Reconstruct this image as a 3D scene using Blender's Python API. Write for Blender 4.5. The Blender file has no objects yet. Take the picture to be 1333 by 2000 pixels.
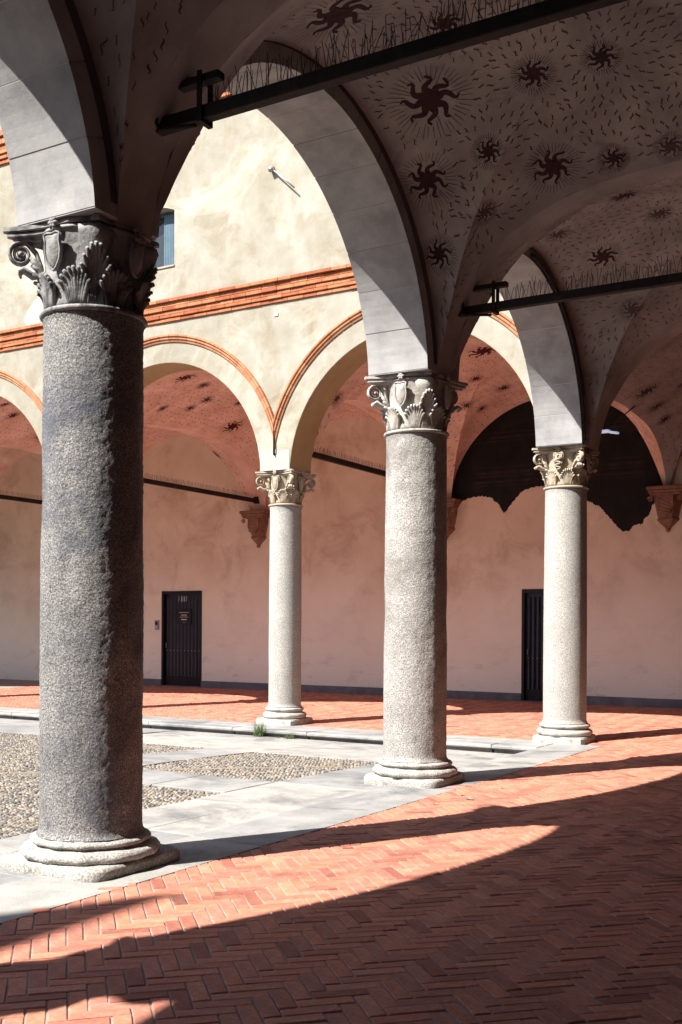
import bpy, math, random
import numpy as np
from mathutils import Vector, Matrix
random.seed(7); rng=np.random.default_rng(11)
PI=math.pi
S=bpy.context.scene
# ---------------------------------------------------------------- camera
TH=.5312; FPX=2080.1; CX=663.0; HY=1221.65; ROLL=.0057; EYE=1.6
cam=bpy.data.cameras.new('camera'); co=bpy.data.objects.new('camera',cam); S.collection.objects.link(co)
S.camera=co
cam.sensor_fit='VERTICAL'; cam.sensor_height=36; cam.sensor_width=24
cam.lens=FPX/2000*36; cam.shift_x=(666.5-CX)/2000; cam.shift_y=(HY-1000)/2000
cam.clip_start=.05; cam.clip_end=500
co.matrix_world=Matrix.Translation((0,0,EYE))@Matrix.Rotation(TH,4,'Z')@Matrix.Rotation(PI/2,4,'X')@Matrix.Rotation(ROLL,4,'Z')
def proj(u,n,z):
    u=np.asarray(u,float);n=np.asarray(n,float);z=np.asarray(z,float)
    X=u*math.cos(TH)+n*math.sin(TH); Z=-u*math.sin(TH)+n*math.cos(TH); Z=np.maximum(Z,.01); Y=z-EYE
    a=X/Z;b=Y/Z
    return CX+FPX*(a*math.cos(ROLL)+b*math.sin(ROLL)), HY-FPX*(b*math.cos(ROLL)-a*math.sin(ROLL)), Z
# ---------------------------------------------------------------- light
CU,CN=.415,.80
LD=Vector((CU,CN,-1)).normalized(); TS=-LD
EL=math.asin(TS.z); ROT=math.atan2(TS.x,TS.y)
W=bpy.data.worlds.new('World'); S.world=W; W.use_nodes=True
nt=W.node_tree; nt.nodes.clear()
sk=nt.nodes.new('ShaderNodeTexSky'); sk.sky_type='NISHITA'; sk.sun_disc=False; sk.sun_elevation=EL; sk.sun_rotation=ROT
bg=nt.nodes.new('ShaderNodeBackground'); bg.inputs[1].default_value=.09
ow=nt.nodes.new('ShaderNodeOutputWorld'); nt.links.new(sk.outputs[0],bg.inputs[0]); nt.links.new(bg.outputs[0],ow.inputs[0])
sl=bpy.data.lights.new('sun','SUN'); sl.energy=5.0; sl.angle=math.radians(.5); sl.color=(1,.95,.87)
so=bpy.data.objects.new('sun',sl); S.collection.objects.link(so); so.rotation_euler=LD.to_track_quat('-Z','Y').to_euler(); so.location=(-20,-40,45)
S.view_settings.view_transform='Standard'; S.view_settings.look='None'; S.view_settings.gamma=1
S.view_settings.use_curve_mapping=False; S.view_settings.exposure=1.5
S.render.engine='CYCLES'
try:
    S.cycles.max_bounces=10; S.cycles.diffuse_bounces=7
except Exception: pass
# ---------------------------------------------------------------- materials
def mat(name,cols,scale=3,rough=.85,bump=0.,bscale=30,bdist=.01,rand=0.,spec=.25,detail=8,speck=None,extra=None,coords='Object',metal=0,stain=None):
    """cols: ramp stops [(pos,(r,g,b))]; speck=(scale,colour list,amount); stain=(scale,colour,lo,hi)"""
    m=bpy.data.materials.new(name); m.use_nodes=True; T=m.node_tree; N=T.nodes; L=T.links
    b=N['Principled BSDF']; b.inputs['Roughness'].default_value=rough; b.inputs['Specular IOR Level'].default_value=spec; b.inputs['Metallic'].default_value=metal
    tc=N.new('ShaderNodeTexCoord'); C=tc.outputs[coords]
    if coords=='World':pass
    ns=N.new('ShaderNodeTexNoise'); ns.inputs['Scale'].default_value=scale; ns.inputs['Detail'].default_value=detail; ns.inputs['Roughness'].default_value=.62
    L.new(C,ns.inputs['Vector'])
    r=N.new('ShaderNodeValToRGB'); e=r.color_ramp.elements
    while len(e)<len(cols): e.new(.5)
    for k,(p,c) in enumerate(cols): e[k].position=p; e[k].color=(*c,1)
    L.new(ns.outputs['Fac'],r.inputs[0]); col=r.outputs[0]
    def mix(a,bc,fac,typ='MIX'):
        x=N.new('ShaderNodeMix'); x.data_type='RGBA'; x.blend_type=typ
        if isinstance(fac,float): x.inputs[0].default_value=fac
        else: L.new(fac,x.inputs[0])
        L.new(a,x.inputs[6])
        if isinstance(bc,tuple): x.inputs[7].default_value=(*bc,1)
        else: L.new(bc,x.inputs[7])
        return x.outputs[2]
    if speck:
        sc,cl,am=speck
        v=N.new('ShaderNodeTexNoise'); v.inputs['Scale'].default_value=sc; v.inputs['Detail'].default_value=3; v.inputs['Roughness'].default_value=.7; L.new(C,v.inputs['Vector'])
        rr=N.new('ShaderNodeValToRGB'); ee=rr.color_ramp.elements
        while len(ee)<len(cl): ee.new(.5)
        for k,(p,c) in enumerate(cl): ee[k].position=p; ee[k].color=(*c,1)
        L.new(v.outputs['Fac'],rr.inputs[0]); col=mix(col,rr.outputs[0],am,'OVERLAY')
    if stain:
        sc,cc,lo,hi=stain
        v=N.new('ShaderNodeTexNoise'); v.inputs['Scale'].default_value=sc; v.inputs['Detail'].default_value=6; v.inputs['Roughness'].default_value=.7; v.inputs['Distortion'].default_value=.6; L.new(C,v.inputs['Vector'])
        mr=N.new('ShaderNodeMapRange'); mr.inputs[1].default_value=lo; mr.inputs[2].default_value=hi; L.new(v.outputs['Fac'],mr.inputs[0])
        col=mix(col,cc,mr.outputs[0])
    if rand:
        oi=N.new('ShaderNodeObjectInfo'); ge=N.new('ShaderNodeNewGeometry')
        ad=N.new('ShaderNodeMath'); ad.operation='ADD'; L.new(oi.outputs['Random'],ad.inputs[0]); L.new(ge.outputs['Random Per Island'],ad.inputs[1])
        fr=N.new('ShaderNodeMath'); fr.operation='FRACT'; L.new(ad.outputs[0],fr.inputs[0])
        rr=N.new('ShaderNodeValToRGB'); ee=rr.color_ramp.elements
        if isinstance(rand,list):
            while len(ee)<len(rand): ee.new(.5)
            for k,(p,c) in enumerate(rand): ee[k].position=p; ee[k].color=(*c,1)
        else:
            ee[0].color=(1-rand,)*3+(1,); ee[1].color=(1+rand,)*3+(1,)
        L.new(fr.outputs[0],rr.inputs[0]); col=mix(col,rr.outputs[0],1.,'MULTIPLY')
    if extra: col=extra(N,L,C,col,mix)
    L.new(col,b.inputs['Base Color'])
    if bump:
        bn=N.new('ShaderNodeTexNoise'); bn.inputs['Scale'].default_value=bscale; bn.inputs['Detail'].default_value=8; bn.inputs['Roughness'].default_value=.65; L.new(C,bn.inputs['Vector'])
        bp=N.new('ShaderNodeBump'); bp.inputs['Strength'].default_value=bump; bp.inputs['Distance'].default_value=bdist
        L.new(bn.outputs['Fac'],bp.inputs['Height']); L.new(bp.outputs[0],b.inputs['Normal'])
    return m
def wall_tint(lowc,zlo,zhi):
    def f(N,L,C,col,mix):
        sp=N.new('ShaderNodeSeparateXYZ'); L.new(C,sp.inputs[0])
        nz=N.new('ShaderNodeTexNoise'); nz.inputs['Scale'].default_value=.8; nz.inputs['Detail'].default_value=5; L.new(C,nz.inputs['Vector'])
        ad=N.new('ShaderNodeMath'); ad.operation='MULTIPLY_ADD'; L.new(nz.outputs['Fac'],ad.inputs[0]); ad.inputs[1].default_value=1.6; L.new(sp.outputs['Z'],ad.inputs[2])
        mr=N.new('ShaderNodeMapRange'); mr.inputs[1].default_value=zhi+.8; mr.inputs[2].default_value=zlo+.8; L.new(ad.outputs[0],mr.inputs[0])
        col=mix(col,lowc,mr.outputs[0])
        # grey scuffs and damp marks low on the wall
        mp=N.new('ShaderNodeMapping'); mp.inputs['Scale'].default_value=(1.1,1.1,2.6); L.new(C,mp.inputs[0])
        sc=N.new('ShaderNodeTexNoise'); sc.inputs['Scale'].default_value=1.3; sc.inputs['Detail'].default_value=9; sc.inputs['Roughness'].default_value=.72; L.new(mp.outputs[0],sc.inputs['Vector'])
        m1=N.new('ShaderNodeMapRange'); m1.inputs[1].default_value=.54; m1.inputs[2].default_value=.74; m1.inputs[4].default_value=.65; L.new(sc.outputs['Fac'],m1.inputs[0])
        m2=N.new('ShaderNodeMapRange'); m2.inputs[1].default_value=1.9; m2.inputs[2].default_value=.3; L.new(sp.outputs['Z'],m2.inputs[0])
        mu=N.new('ShaderNodeMath'); mu.operation='MULTIPLY'; L.new(m1.outputs[0],mu.inputs[0]); L.new(m2.outputs[0],mu.inputs[1])
        return mix(col,(.34,.31,.29),mu.outputs[0])
    return f
def streaks(N,L,C,col,mix):
    mp=N.new('ShaderNodeMapping'); mp.inputs['Scale'].default_value=(3.2,3.2,.45); L.new(C,mp.inputs[0])
    n1=N.new('ShaderNodeTexNoise'); n1.inputs['Scale'].default_value=1.0; n1.inputs['Detail'].default_value=9; n1.inputs['Roughness'].default_value=.7; L.new(mp.outputs[0],n1.inputs['Vector'])
    m1=N.new('ShaderNodeMapRange'); m1.inputs[1].default_value=.52; m1.inputs[2].default_value=.78; m1.inputs[4].default_value=.55; L.new(n1.outputs['Fac'],m1.inputs[0])
    col=mix(col,(.23,.185,.115),m1.outputs[0])
    n2=N.new('ShaderNodeTexNoise'); n2.inputs['Scale'].default_value=.5; n2.inputs['Detail'].default_value=12; n2.inputs['Roughness'].default_value=.75; n2.inputs['Distortion'].default_value=1.2; L.new(C,n2.inputs['Vector'])
    m2=N.new('ShaderNodeMapRange'); m2.inputs[1].default_value=.52; m2.inputs[2].default_value=.70; m2.inputs[4].default_value=.6; L.new(n2.outputs['Fac'],m2.inputs[0])
    return mix(col,(.50,.465,.385),m2.outputs[0])
M={}
M['brick']=mat('brick',[(.25,(.34,.125,.086)),(.5,(.40,.160,.112)),(.75,(.48,.215,.150))],scale=9,rough=.75,bump=.35,bscale=60,bdist=.004,spec=.3,
   rand=[(0,(.62,.55,.56)),(.12,(.86,.84,.84)),(.5,(1,1,1)),(.85,(1.12,1.05,.95)),(1,(1.15,1.25,1.2))],stain=(1.6,(.12,.06,.05),.52,.78),speck=(38,[(.3,(.3,.3,.3)),(.6,(.62,.62,.62))],.4))
M['mortar']=mat('mortar',[(.3,(0.193,0.165,0.147)),(.7,(0.284,0.255,0.232))],scale=14,bump=.5,bscale=80,bdist=.004)
M['slab']=mat('slab',[(.3,(0.197,0.197,0.194)),(.5,(0.263,0.259,0.253)),(.7,(0.315,0.313,0.302))],scale=2.6,bump=.3,bscale=70,bdist=.004,rough=.7,rand=[(0,(.80,.81,.84)),(.5,(.95,.95,.95)),(1,(1.1,1.08,1.04))],
   speck=(120,[(.35,(.2,.2,.2)),(.6,(.75,.75,.75))],.35),stain=(1.1,(.12,.12,.125),.50,.68))
M['earth']=mat('earth',[(.3,(.12,.10,.08)),(.7,(.22,.19,.15))],scale=12,bump=.6,bscale=60)
M['pebble']=mat('pebble',[(.3,(0.191,0.176,0.157)),(.7,(0.272,0.251,0.225))],scale=20,bump=.2,bscale=80,bdist=.002,rough=.6,
   rand=[(0,(.25,.27,.31)),(.25,(.50,.51,.54)),(.5,(.85,.83,.79)),(.75,(1.15,1.1,1.02)),(.88,(.9,.74,.58)),(1,(.5,.51,.55))])
M['wet']=mat('drain_stone',[(.3,(.16,.12,.09)),(.7,(.26,.21,.16))],scale=8,bump=.4,bscale=60)
gran=[(.30,(.02,.02,.025)),(.43,(.22,.22,.23)),(.55,(.55,.54,.53)),(.68,(.95,.93,.9))]
def granite(n,c0,c1,am=.85,bd=.016,st=(1.3,(.13,.14,.17),.5,.7)):
    return mat(n,[(.3,c0),(.7,c1)],scale=1.8,rough=.8,bump=1.,bscale=48,bdist=bd*1.2,speck=(92,gran,am),stain=st,detail=12)
M['granite_dark']=granite('granite_dark',(.13,.13,.135),(.28,.275,.27),.85,.010,(.75,(.06,.066,.088),.47,.62))
M['granite_mid']=granite('granite_mid',(.25,.24,.23),(.38,.365,.35),.7,.008,(1.0,(.15,.135,.12),.50,.66))
M['granite_light']=granite('granite_light',(.30,.29,.275),(.38,.37,.345),.6,.005,(1.4,(.28,.26,.235),.56,.75))
M['base_stone']=mat('base_stone',[(.3,(0.259,0.252,0.238)),(.7,(0.403,0.389,0.367))],scale=5,bump=.8,bscale=34,bdist=.012,speck=(80,gran,.6))
M['cap_grey']=mat('capital_grey',[(.3,(0.183,0.178,0.183)),(.7,(0.317,0.309,0.305))],scale=7,bump=.9,bscale=38,bdist=.008,stain=(5,(.06,.06,.065),.50,.66))
M['cap_white']=mat('capital_white',[(.3,(0.320,0.304,0.280)),(.7,(0.432,0.416,0.392))],scale=7,bump=.8,bscale=38,bdist=.007,stain=(6,(.20,.17,.14),.50,.68))
M['cap_cream']=mat('capital_cream',[(.3,(0.320,0.272,0.208)),(.7,(0.416,0.368,0.296))],scale=7,bump=.7,bscale=38,bdist=.006,stain=(7,(.22,.14,.08),.50,.68))
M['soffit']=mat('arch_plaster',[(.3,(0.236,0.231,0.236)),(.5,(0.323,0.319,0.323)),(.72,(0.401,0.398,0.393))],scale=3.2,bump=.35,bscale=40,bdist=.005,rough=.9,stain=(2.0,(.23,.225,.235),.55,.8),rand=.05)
M['joint']=mat('joint_mortar',[(.3,(0.420,0.406,0.385)),(.7,(0.490,0.476,0.455))],scale=10)
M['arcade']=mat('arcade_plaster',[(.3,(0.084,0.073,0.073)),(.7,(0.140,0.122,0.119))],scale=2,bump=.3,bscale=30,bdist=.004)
M['cream']=mat('cream_plaster',[(.25,(0.212,0.193,0.148)),(.5,(0.276,0.257,0.212)),(.75,(0.344,0.334,0.295))],scale=1.5,bump=.35,bscale=9,bdist=.012,rough=.92,stain=(1.7,(.20,.16,.10),.50,.80),extra=streaks)
M['ochre']=mat('ochre_soffit',[(.3,(0.320,0.216,0.112)),(.7,(0.400,0.288,0.160))],scale=2.5,bump=.3,bscale=20,bdist=.004)
M['white_patch']=mat('patch_plaster',[(.3,(0.311,0.298,0.272)),(.7,(0.376,0.363,0.337))],scale=4,bump=.3,bscale=30,bdist=.005)
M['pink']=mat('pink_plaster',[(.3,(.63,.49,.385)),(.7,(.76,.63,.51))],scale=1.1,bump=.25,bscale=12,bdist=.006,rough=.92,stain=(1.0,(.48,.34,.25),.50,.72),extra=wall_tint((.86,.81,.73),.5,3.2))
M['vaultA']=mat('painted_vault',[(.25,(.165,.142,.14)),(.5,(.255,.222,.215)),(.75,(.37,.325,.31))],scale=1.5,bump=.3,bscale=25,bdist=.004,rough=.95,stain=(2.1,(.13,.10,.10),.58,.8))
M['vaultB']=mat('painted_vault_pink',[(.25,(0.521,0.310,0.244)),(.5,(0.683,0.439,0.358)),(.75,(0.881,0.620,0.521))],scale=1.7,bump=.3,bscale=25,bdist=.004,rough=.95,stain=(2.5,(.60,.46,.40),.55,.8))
M['paint']=mat('dark_red_paint',[(.3,(.022,.010,.012)),(.7,(.05,.02,.02))],scale=8,rough=.9)
M['paint_red']=mat('maroon_paint',[(.3,(.045,.006,.008)),(.7,(.10,.014,.014))],scale=8,rough=.9)
M['flame']=mat('flame_paint',[(.3,(.05,.03,.03)),(.7,(.11,.065,.06))],scale=8,rough=.9)
M['terra']=mat('terracotta',[(.3,(0.290,0.086,0.036)),(.7,(0.409,0.158,0.073))],scale=6,bump=.3,bscale=50,bdist=.004,rand=[(0,(.7,.6,.6)),(.5,(1,1,1)),(1,(1.1,1.3,1.35))])
M['hood']=mat('hood_terracotta',[(.3,(0.337,0.140,0.067)),(.7,(0.436,0.218,0.120))],scale=6,bump=.3,bscale=50,bdist=.003,rand=[(0,(.85,.78,.78)),(.5,(1,1,1)),(1,(1.05,1.15,1.2))])
M['corbel']=mat('corbel_terracotta',[(.3,(.15,.075,.05)),(.7,(.30,.17,.12))],scale=9,bump=.5,bscale=50,bdist=.006)
M['iron']=mat('iron',[(.3,(.010,.009,.010)),(.7,(.026,.019,.017))],scale=12,rough=.8,stain=(6,(.06,.026,.016),.55,.75),bump=.2,bscale=60,bdist=.002,spec=.3)
M['wire']=mat('spike_wire',[(.3,(.05,.035,.03)),(.7,(.09,.06,.05))],scale=12,rough=.6)
M['steel']=mat('galvanised_steel',[(.3,(.25,.25,.26)),(.7,(.4,.4,.41))],scale=12,rough=.45,metal=.6)
M['door']=mat('dark_blue_paint',[(.3,(.010,.013,.026)),(.7,(.020,.026,.05))],scale=5,rough=.38,spec=.5)
M['frame']=mat('dark_frame',[(.3,(.012,.009,.012)),(.7,(.022,.016,.02))],scale=5,rough=.5)
M['print']=mat('pale_print',[(.3,(.45,.45,.45)),(.7,(.6,.6,.6))],scale=5)
M['skirt']=mat('skirting_stone',[(.3,(0.112,0.112,0.128)),(.7,(0.192,0.192,0.216))],scale=3,bump=.3,bscale=40,bdist=.003,rand=.12)
M['fresco']=mat('dark_fresco',[(.3,(.006,.0055,.007)),(.6,(.013,.011,.012)),(.8,(.03,.022,.02))],scale=3.6,rough=.8,bump=.2,bscale=30,bdist=.003)
M['fresco2']=mat('fresco_line',[(.35,(.008,.007,.007)),(.7,(.045,.026,.02))],scale=3,rough=.8)
M['blue']=mat('blue_shutter',[(.3,(0.060,0.102,0.138)),(.7,(0.096,0.150,0.192))],scale=6,rough=.5)
M['glass']=mat('dark_glass',[(.3,(.02,.025,.03)),(.7,(.03,.035,.04))],scale=3,rough=.08,spec=.6)
M['lampm']=mat('lamp_shell',[(.3,(.55,.6,.66)),(.7,(.7,.75,.8))],scale=6,rough=.3,spec=.6)
M['grass']=mat('weed_green',[(.3,(.05,.09,.025)),(.7,(.10,.15,.04))],scale=9,rough=.6)
M['dim']=mat('dim_plaster',[(.3,(.10,.075,.065)),(.7,(.14,.105,.09))],scale=2)
M['roof']=mat('roof_tile',[(.3,(.3,.13,.08)),(.7,(.4,.2,.12))],scale=5)
_b=M['lampm'].node_tree.nodes['Principled BSDF']; _b.inputs['Emission Color'].default_value=(.45,.65,1,1); _b.inputs['Emission Strength'].default_value=.16
# ---------------------------------------------------------------- helpers
COL=S.collection
def link(name,me,parent=None,loc=None,rot=None):
    o=bpy.data.objects.new(name,me); COL.objects.link(o)
    if parent is not None: o.parent=parent
    if loc is not None: o.location=loc
    if rot is not None: o.rotation_euler=rot
    return o
class MB:
    def __init__(s): s.v=[]; s.f=[]; s.sm=[]
    def add(s,v,f,smooth=False):
        b=len(s.v); s.v+= [tuple(map(float,p)) for p in v]; s.f+=[tuple(b+i for i in q) for q in f]; s.sm+=[smooth]*len(f); return s
    def box(s,a,b):
        x0,y0,z0=a;x1,y1,z1=b
        v=[(x0,y0,z0),(x1,y0,z0),(x1,y1,z0),(x0,y1,z0),(x0,y0,z1),(x1,y0,z1),(x1,y1,z1),(x0,y1,z1)]
        return s.add(v,[(3,2,1,0),(4,5,6,7),(0,1,5,4),(1,2,6,5),(2,3,7,6),(3,0,4,7)])
    def bbox(s,a,b,c=.006):
        """box with chamfered edges"""
        x0,y0,z0=a;x1,y1,z1=b
        v=[];
        for z,i in((z0,c),(z0+c,0),(z1-c,0),(z1,c)):
            for (x,y) in ((x0,y0),(x1,y0),(x1,y1),(x0,y1)):
                v.append((x+(i if x==x0 else -i),y+(i if y==y0 else -i),z))
        f=[(3,2,1,0),(12,13,14,15)]
        for r in range(3):
            for k in range(4):
                k2=(k+1)%4; f.append((r*4+k,r*4+k2,r*4+4+k2,r*4+4+k))
        return s.add(v,f)
    def tube(s,pts,r,n=6,flat=None,cap=True,up=None):
        """swept tube; r scalar or list; flat=(a,b) scales the cross-section"""
        P=[Vector(p) for p in pts]; m=len(P); R=r if hasattr(r,'__len__') else [r]*m
        v=[];f=[]; pn=None
        for i,p in enumerate(P):
            t=(P[min(i+1,m-1)]-P[max(i-1,0)]).normalized()
            if up is not None: a=Vector(up)
            elif pn is None: a=Vector((0,0,1)) if abs(t.z)<.9 else Vector((1,0,0))
            else: a=pn
            e1=(a-t*a.dot(t)).normalized(); e2=t.cross(e1); pn=e1
            fa,fb=flat or (1,1)
            for k in range(n):
                w=2*PI*k/n; v.append(p+e1*(math.cos(w)*R[i]*fa)+e2*(math.sin(w)*R[i]*fb))
        for i in range(m-1):
            for k in range(n):
                k2=(k+1)%n; f.append((i*n+k,i*n+k2,(i+1)*n+k2,(i+1)*n+k))
        if cap: f.append(tuple(range(n))[::-1]); f.append(tuple((m-1)*n+k for k in range(n)))
        return s.add(v,f,True)
    def lathe(s,prof,n=48,c=(0,0),disp=None,closed=True):
        v=[];f=[]
        for i,(r,z) in enumerate(prof):
            for k in range(n):
                w=2*PI*k/n; rr=r+(disp(w,z) if disp else 0)
                v.append((c[0]+rr*math.cos(w),c[1]+rr*math.sin(w),z))
        for i in range(len(prof)-1):
            for k in range(n):
                k2=(k+1)%n; f.append((i*n+k,i*n+k2,(i+1)*n+k2,(i+1)*n+k))
        if closed: f.append(tuple(range(n))[::-1]); f.append(tuple((len(prof)-1)*n+k for k in range(n)))
        return s.add(v,f,True)
    def prism(s,poly,h0,h1,axis='z'):
        n=len(poly)
        def P(a,b,h): return (a,b,h) if axis=='z' else ((a,h,b) if axis=='y' else (h,a,b))
        v=[P(a,b,h0) for a,b in poly]+[P(a,b,h1) for a,b in poly]
        f=[tuple(range(n))[::-1],tuple(range(n,2*n))]+[(k,(k+1)%n,n+(k+1)%n,n+k) for k in range(n)]
        return s.add(v,f)
    def mesh(s,name,m):
        me=bpy.data.meshes.new(name); me.from_pydata(s.v,[],s.f); me.materials.append(M[m] if isinstance(m,str) else m)
        me.polygons.foreach_set('use_smooth',s.sm); me.update(); return me
    def build(s,name,m,parent=None,loc=None,rot=None): return link(name,s.mesh(name,m),parent,loc,rot)
def tag(o,label=None,cat=None,group=None,kind=None):
    if label: o['label']=label
    if cat: o['category']=cat
    if group: o['group']=group
    if kind: o['kind']=kind
    return o
def thing(name,label,cat,loc=(0,0,0),group=None,rot=None):
    o=link(name,None,None,loc,rot); tag(o,label,cat,group); return o
def fixn(o):
    import bmesh
    bm=bmesh.new(); bm.from_mesh(o.data); bmesh.ops.recalc_face_normals(bm,faces=bm.faces); bm.to_mesh(o.data); bm.free(); return o
def n3(x,y,z,seed=0):
    """cheap smooth pseudo noise"""
    return (math.sin(x*1.7+seed+1.3*math.sin(y*1.3+z))+math.sin(y*2.1+seed*1.7+1.1*math.sin(z*1.9+x))+math.sin(z*1.9-seed+1.2*math.sin(x*1.5-y)))/3
# ---------------------------------------------------------------- layout numbers (metres)
UA=-5.09; UO,UI=-5.40,-4.72             # row A, its court face and its inner face
NB=15.29; NO,NI=14.95,15.62             # row B, its court face and its inner face
NW=21.67; UW=1.34                       # back wall, right wall
A_COLS=[(-5.075,5.35),(-5.035,10.17),(-5.09,15.25)]
A_ARCH=[(-6.9,2.1),(-2.02,2.1),(2.88,2.1),(7.68,2.1),(12.68,2.15)]; A_CZ=4.05
B_ARCH=[(-7.57,2.2),(-12.55,2.2),(-17.52,2.2),(-22.5,2.2),(-27.5,2.2)]; B_CZ=4.12
def floorz(n):
    n=np.asarray(n,float)
    a=-.09*np.clip((n-4)/10.5,0,1)
    return np.where(n>15.3,-.09*np.clip((NW-n)/(NW-15.3),0,1),a)
def courtz(n):
    n=np.asarray(n,float); return floorz(np.minimum(n,15))-.006-.10*np.clip((n-10.5)/3.,0,1)
# ================================================================= STRUCTURE: grounds
def strip_mesh(u0,u1,ns,zf,dz,thick=.3):
    mb=MB(); v=[];f=[]
    for n in ns:
        z=float(zf(n))+dz; v+=[(u0,n,z),(u1,n,z),(u1,n,z-thick),(u0,n,z-thick)]
    for i in range(len(ns)-1):
        a=i*4;b=a+4
        f+=[(a,a+1,b+1,b),(a+1,a+2,b+2,b+1),(a+3,a,b,b+3),(a+2,a+3,b+3,b+2)]
    e=(len(ns)-1)*4; f+=[(0,3,2,1),(e,e+1,e+2,e+3)]
    return mb.add(v,f)
nsA=[-14,-4,0,4,7,10,13,14.5,15.3,18,NW+.3]
floorA=tag(strip_mesh(-5.08,UW+.3,nsA,floorz,-.006).build('portico_floor','mortar'),'red herringbone brick floor of the near vaulted walkway','floor',kind='structure')
floorB=tag(strip_mesh(-32,-5.085,[14.62,15.3,18,NW+.3],lambda n:floorz(max(n,14.5)),-.006).build('far_portico_floor','mortar'),'red brick floor of the far vaulted walkway','floor',kind='structure')
court=tag(strip_mesh(-32,-5.09,[-14,0,4,7,9,11,13,14.30],courtz,-.03).build('courtyard_ground','earth'),'courtyard ground under the pebbles and slabs','ground',kind='structure')
gr=MB().box((-300,-300,-1.2),(300,300,-.45)); tag(gr.build('ground','earth'),'wide ground around the palace','ground',kind='structure')
# ---- herringbone bricks
P_=.085; LB=3*P_; JW=.0075
def brick_mb(l,w,h,seed):
    r=random.Random(seed); c=.0045
    mb=MB(); v=[]
    for z,i in ((-h,0),(-c,0),(0,c)):
        for sx,sy in((-1,-1),(1,-1),(1,1),(-1,1)):
            jx=r.uniform(-.0015,.0015); jy=r.uniform(-.0015,.0015)
            v.append((sx*(l/2-i)+jx,sy*(w/2-i)+jy,z+(r.uniform(-.0012,.0012) if z==0 else 0)))
    f=[(8,9,10,11)]
    for q in(0,1):
        for k in range(4):
            k2=(k+1)%4; f.append((q*4+k,q*4+k2,q*4+4+k2,q*4+4+k))
    return mb.add(v,f)
brick_var=[brick_mb(LB-JW,P_-JW,.035,s).mesh('brick','brick') for s in range(6)]
def herring(u0,u1,n0,n1,inside):
    out=[]; c=math.cos(PI/4)
    uc,nc=(u0+u1)/2,(n0+n1)/2; R=math.hypot(u1-u0,n1-n0)/2+.4; K=int(R/P_)+4
    for i in range(-K,K):
        for j in range(-K,K):
            d=(i-j)%6
            if d==0: x,y,a=(i+1.5)*P_,(j+.5)*P_,0
            elif d==5: x,y,a=(i+.5)*P_,(j+1.5)*P_,PI/2
            else: continue
            u=uc+x*c-y*c; n=nc+x*c+y*c
            if inside(u,n): out.append((u,n,a+PI/4))
    return out
def edgeA(n): return -4.42
allb=herring(-22,UW,1.0,NW,lambda u,n: (u>-4.50 and u<UW-.02 and 1.0<n<NW-.05) or (-21<u<=-4.50 and 15.02<n<NW-.05))
bricksA=[b for b in allb if b[0]>-4.5]; bricksB=[b for b in allb if b[0]<=-4.5]
def rank(bs):
    a=np.array(bs); x,y,Z=proj(a[:,0],a[:,1],floorz(a[:,1])); 
    vis=(x>-15)&(x<1350)&(y<2012)&(y>0)&(Z>.5)
    sz=np.where(vis,1/Z,0); return np.argsort(-sz),vis
def brick_stuff(bs,name,parent):
    """every remaining brick as real geometry in one mesh"""
    var=[brick_mb(LB-JW,P_-JW,.035,s+20) for s in range(6)]
    V=[];F=[];b=0
    fb=var[0].f
    for (u,n,a) in bs:
        v=np.array(random.choice(var).v); a+=random.gauss(0,.008); tx,ty=random.gauss(0,.006),random.gauss(0,.006)
        z=v[:,2]+v[:,0]*tx+v[:,1]*ty+random.gauss(0,.0016)
        ca,sa=math.cos(a),math.sin(a)
        V.append(np.stack([u+v[:,0]*ca-v[:,1]*sa,n+v[:,0]*sa+v[:,1]*ca,z+float(floorz(n))],1))
        F+= [tuple(b+i for i in q) for q in fb]; b+=len(v)
    V=np.concatenate(V)
    me=bpy.data.meshes.new(name); me.from_pydata(V.tolist(),[],F); me.materials.append(M['brick']); me.update()
    return tag(link(name,me,parent),kind='stuff')
order,vis=rank(bricksA)
for k in order[:300]:
    u,n,a=bricksA[k]
    o=link('brick',random.choice(brick_var),floorA,(u,n,float(floorz(n))+random.gauss(0,.0016)),(random.gauss(0,.006),random.gauss(0,.006),a+random.gauss(0,.008)))
brick_stuff([bricksA[k] for k in order[300:]],'brick_paving',floorA)
brick_stuff(bricksB,'brick_paving',floorB)
# ---- stone slabs
pave=tag(link('stone_paving',None),'pale stone slabs edging the courtyard','paving',kind='structure')
def slab(poly,zf,th=.05,dz=0.,m='slab',par=None,gap=.004):
    """slab polygon in (u,n) given height function, slightly chamfered, joints left open"""
    c=np.mean(np.array(poly),0); 
    pl=[]
    for (a,b) in poly:
        d=np.array([a,b])-c; L_=np.hypot(*d); pl.append(np.array([a,b])-d/L_*gap)
    j=random.uniform(-.002,.002); n=len(pl)
    v=[(p[0],p[1],float(zf(p[1]))+dz-th) for p in pl]+[(p[0],p[1],float(zf(p[1]))+dz+j-.004) for p in pl]
    v+=[(p[0]-(p[0]-c[0])/np.hypot(*(p-c))*.005,p[1]-(p[1]-c[1])/np.hypot(*(p-c))*.005,float(zf(p[1]))+dz+j) for p in pl]
    f=[tuple(range(2*n,3*n))]+[(k,(k+1)%n,n+(k+1)%n,n+k) for k in range(n)]+[(n+k,n+(k+1)%n,2*n+(k+1)%n,2*n+k) for k in range(n)]
    return fixn(MB().add(v,f).build('slab',m,par or pave))
def slab_row(u0,u1,n0,n1,step,zf,dz=0.,along='n',skew=0):
    p=n0 if along=='n' else u0; end=n1 if along=='n' else u1
    while p<end-.01:
        q=min(p+step*random.uniform(.75,1.3),end)
        if end-q<.4: q=end
        if along=='n': slab([(u0,p),(u1,p),(u1,q),(u0,q)],zf,dz=dz)
        else: slab([(p,n0),(q,n0),(q,n1),(p,n1)],zf,dz=dz)
        p=q
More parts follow.
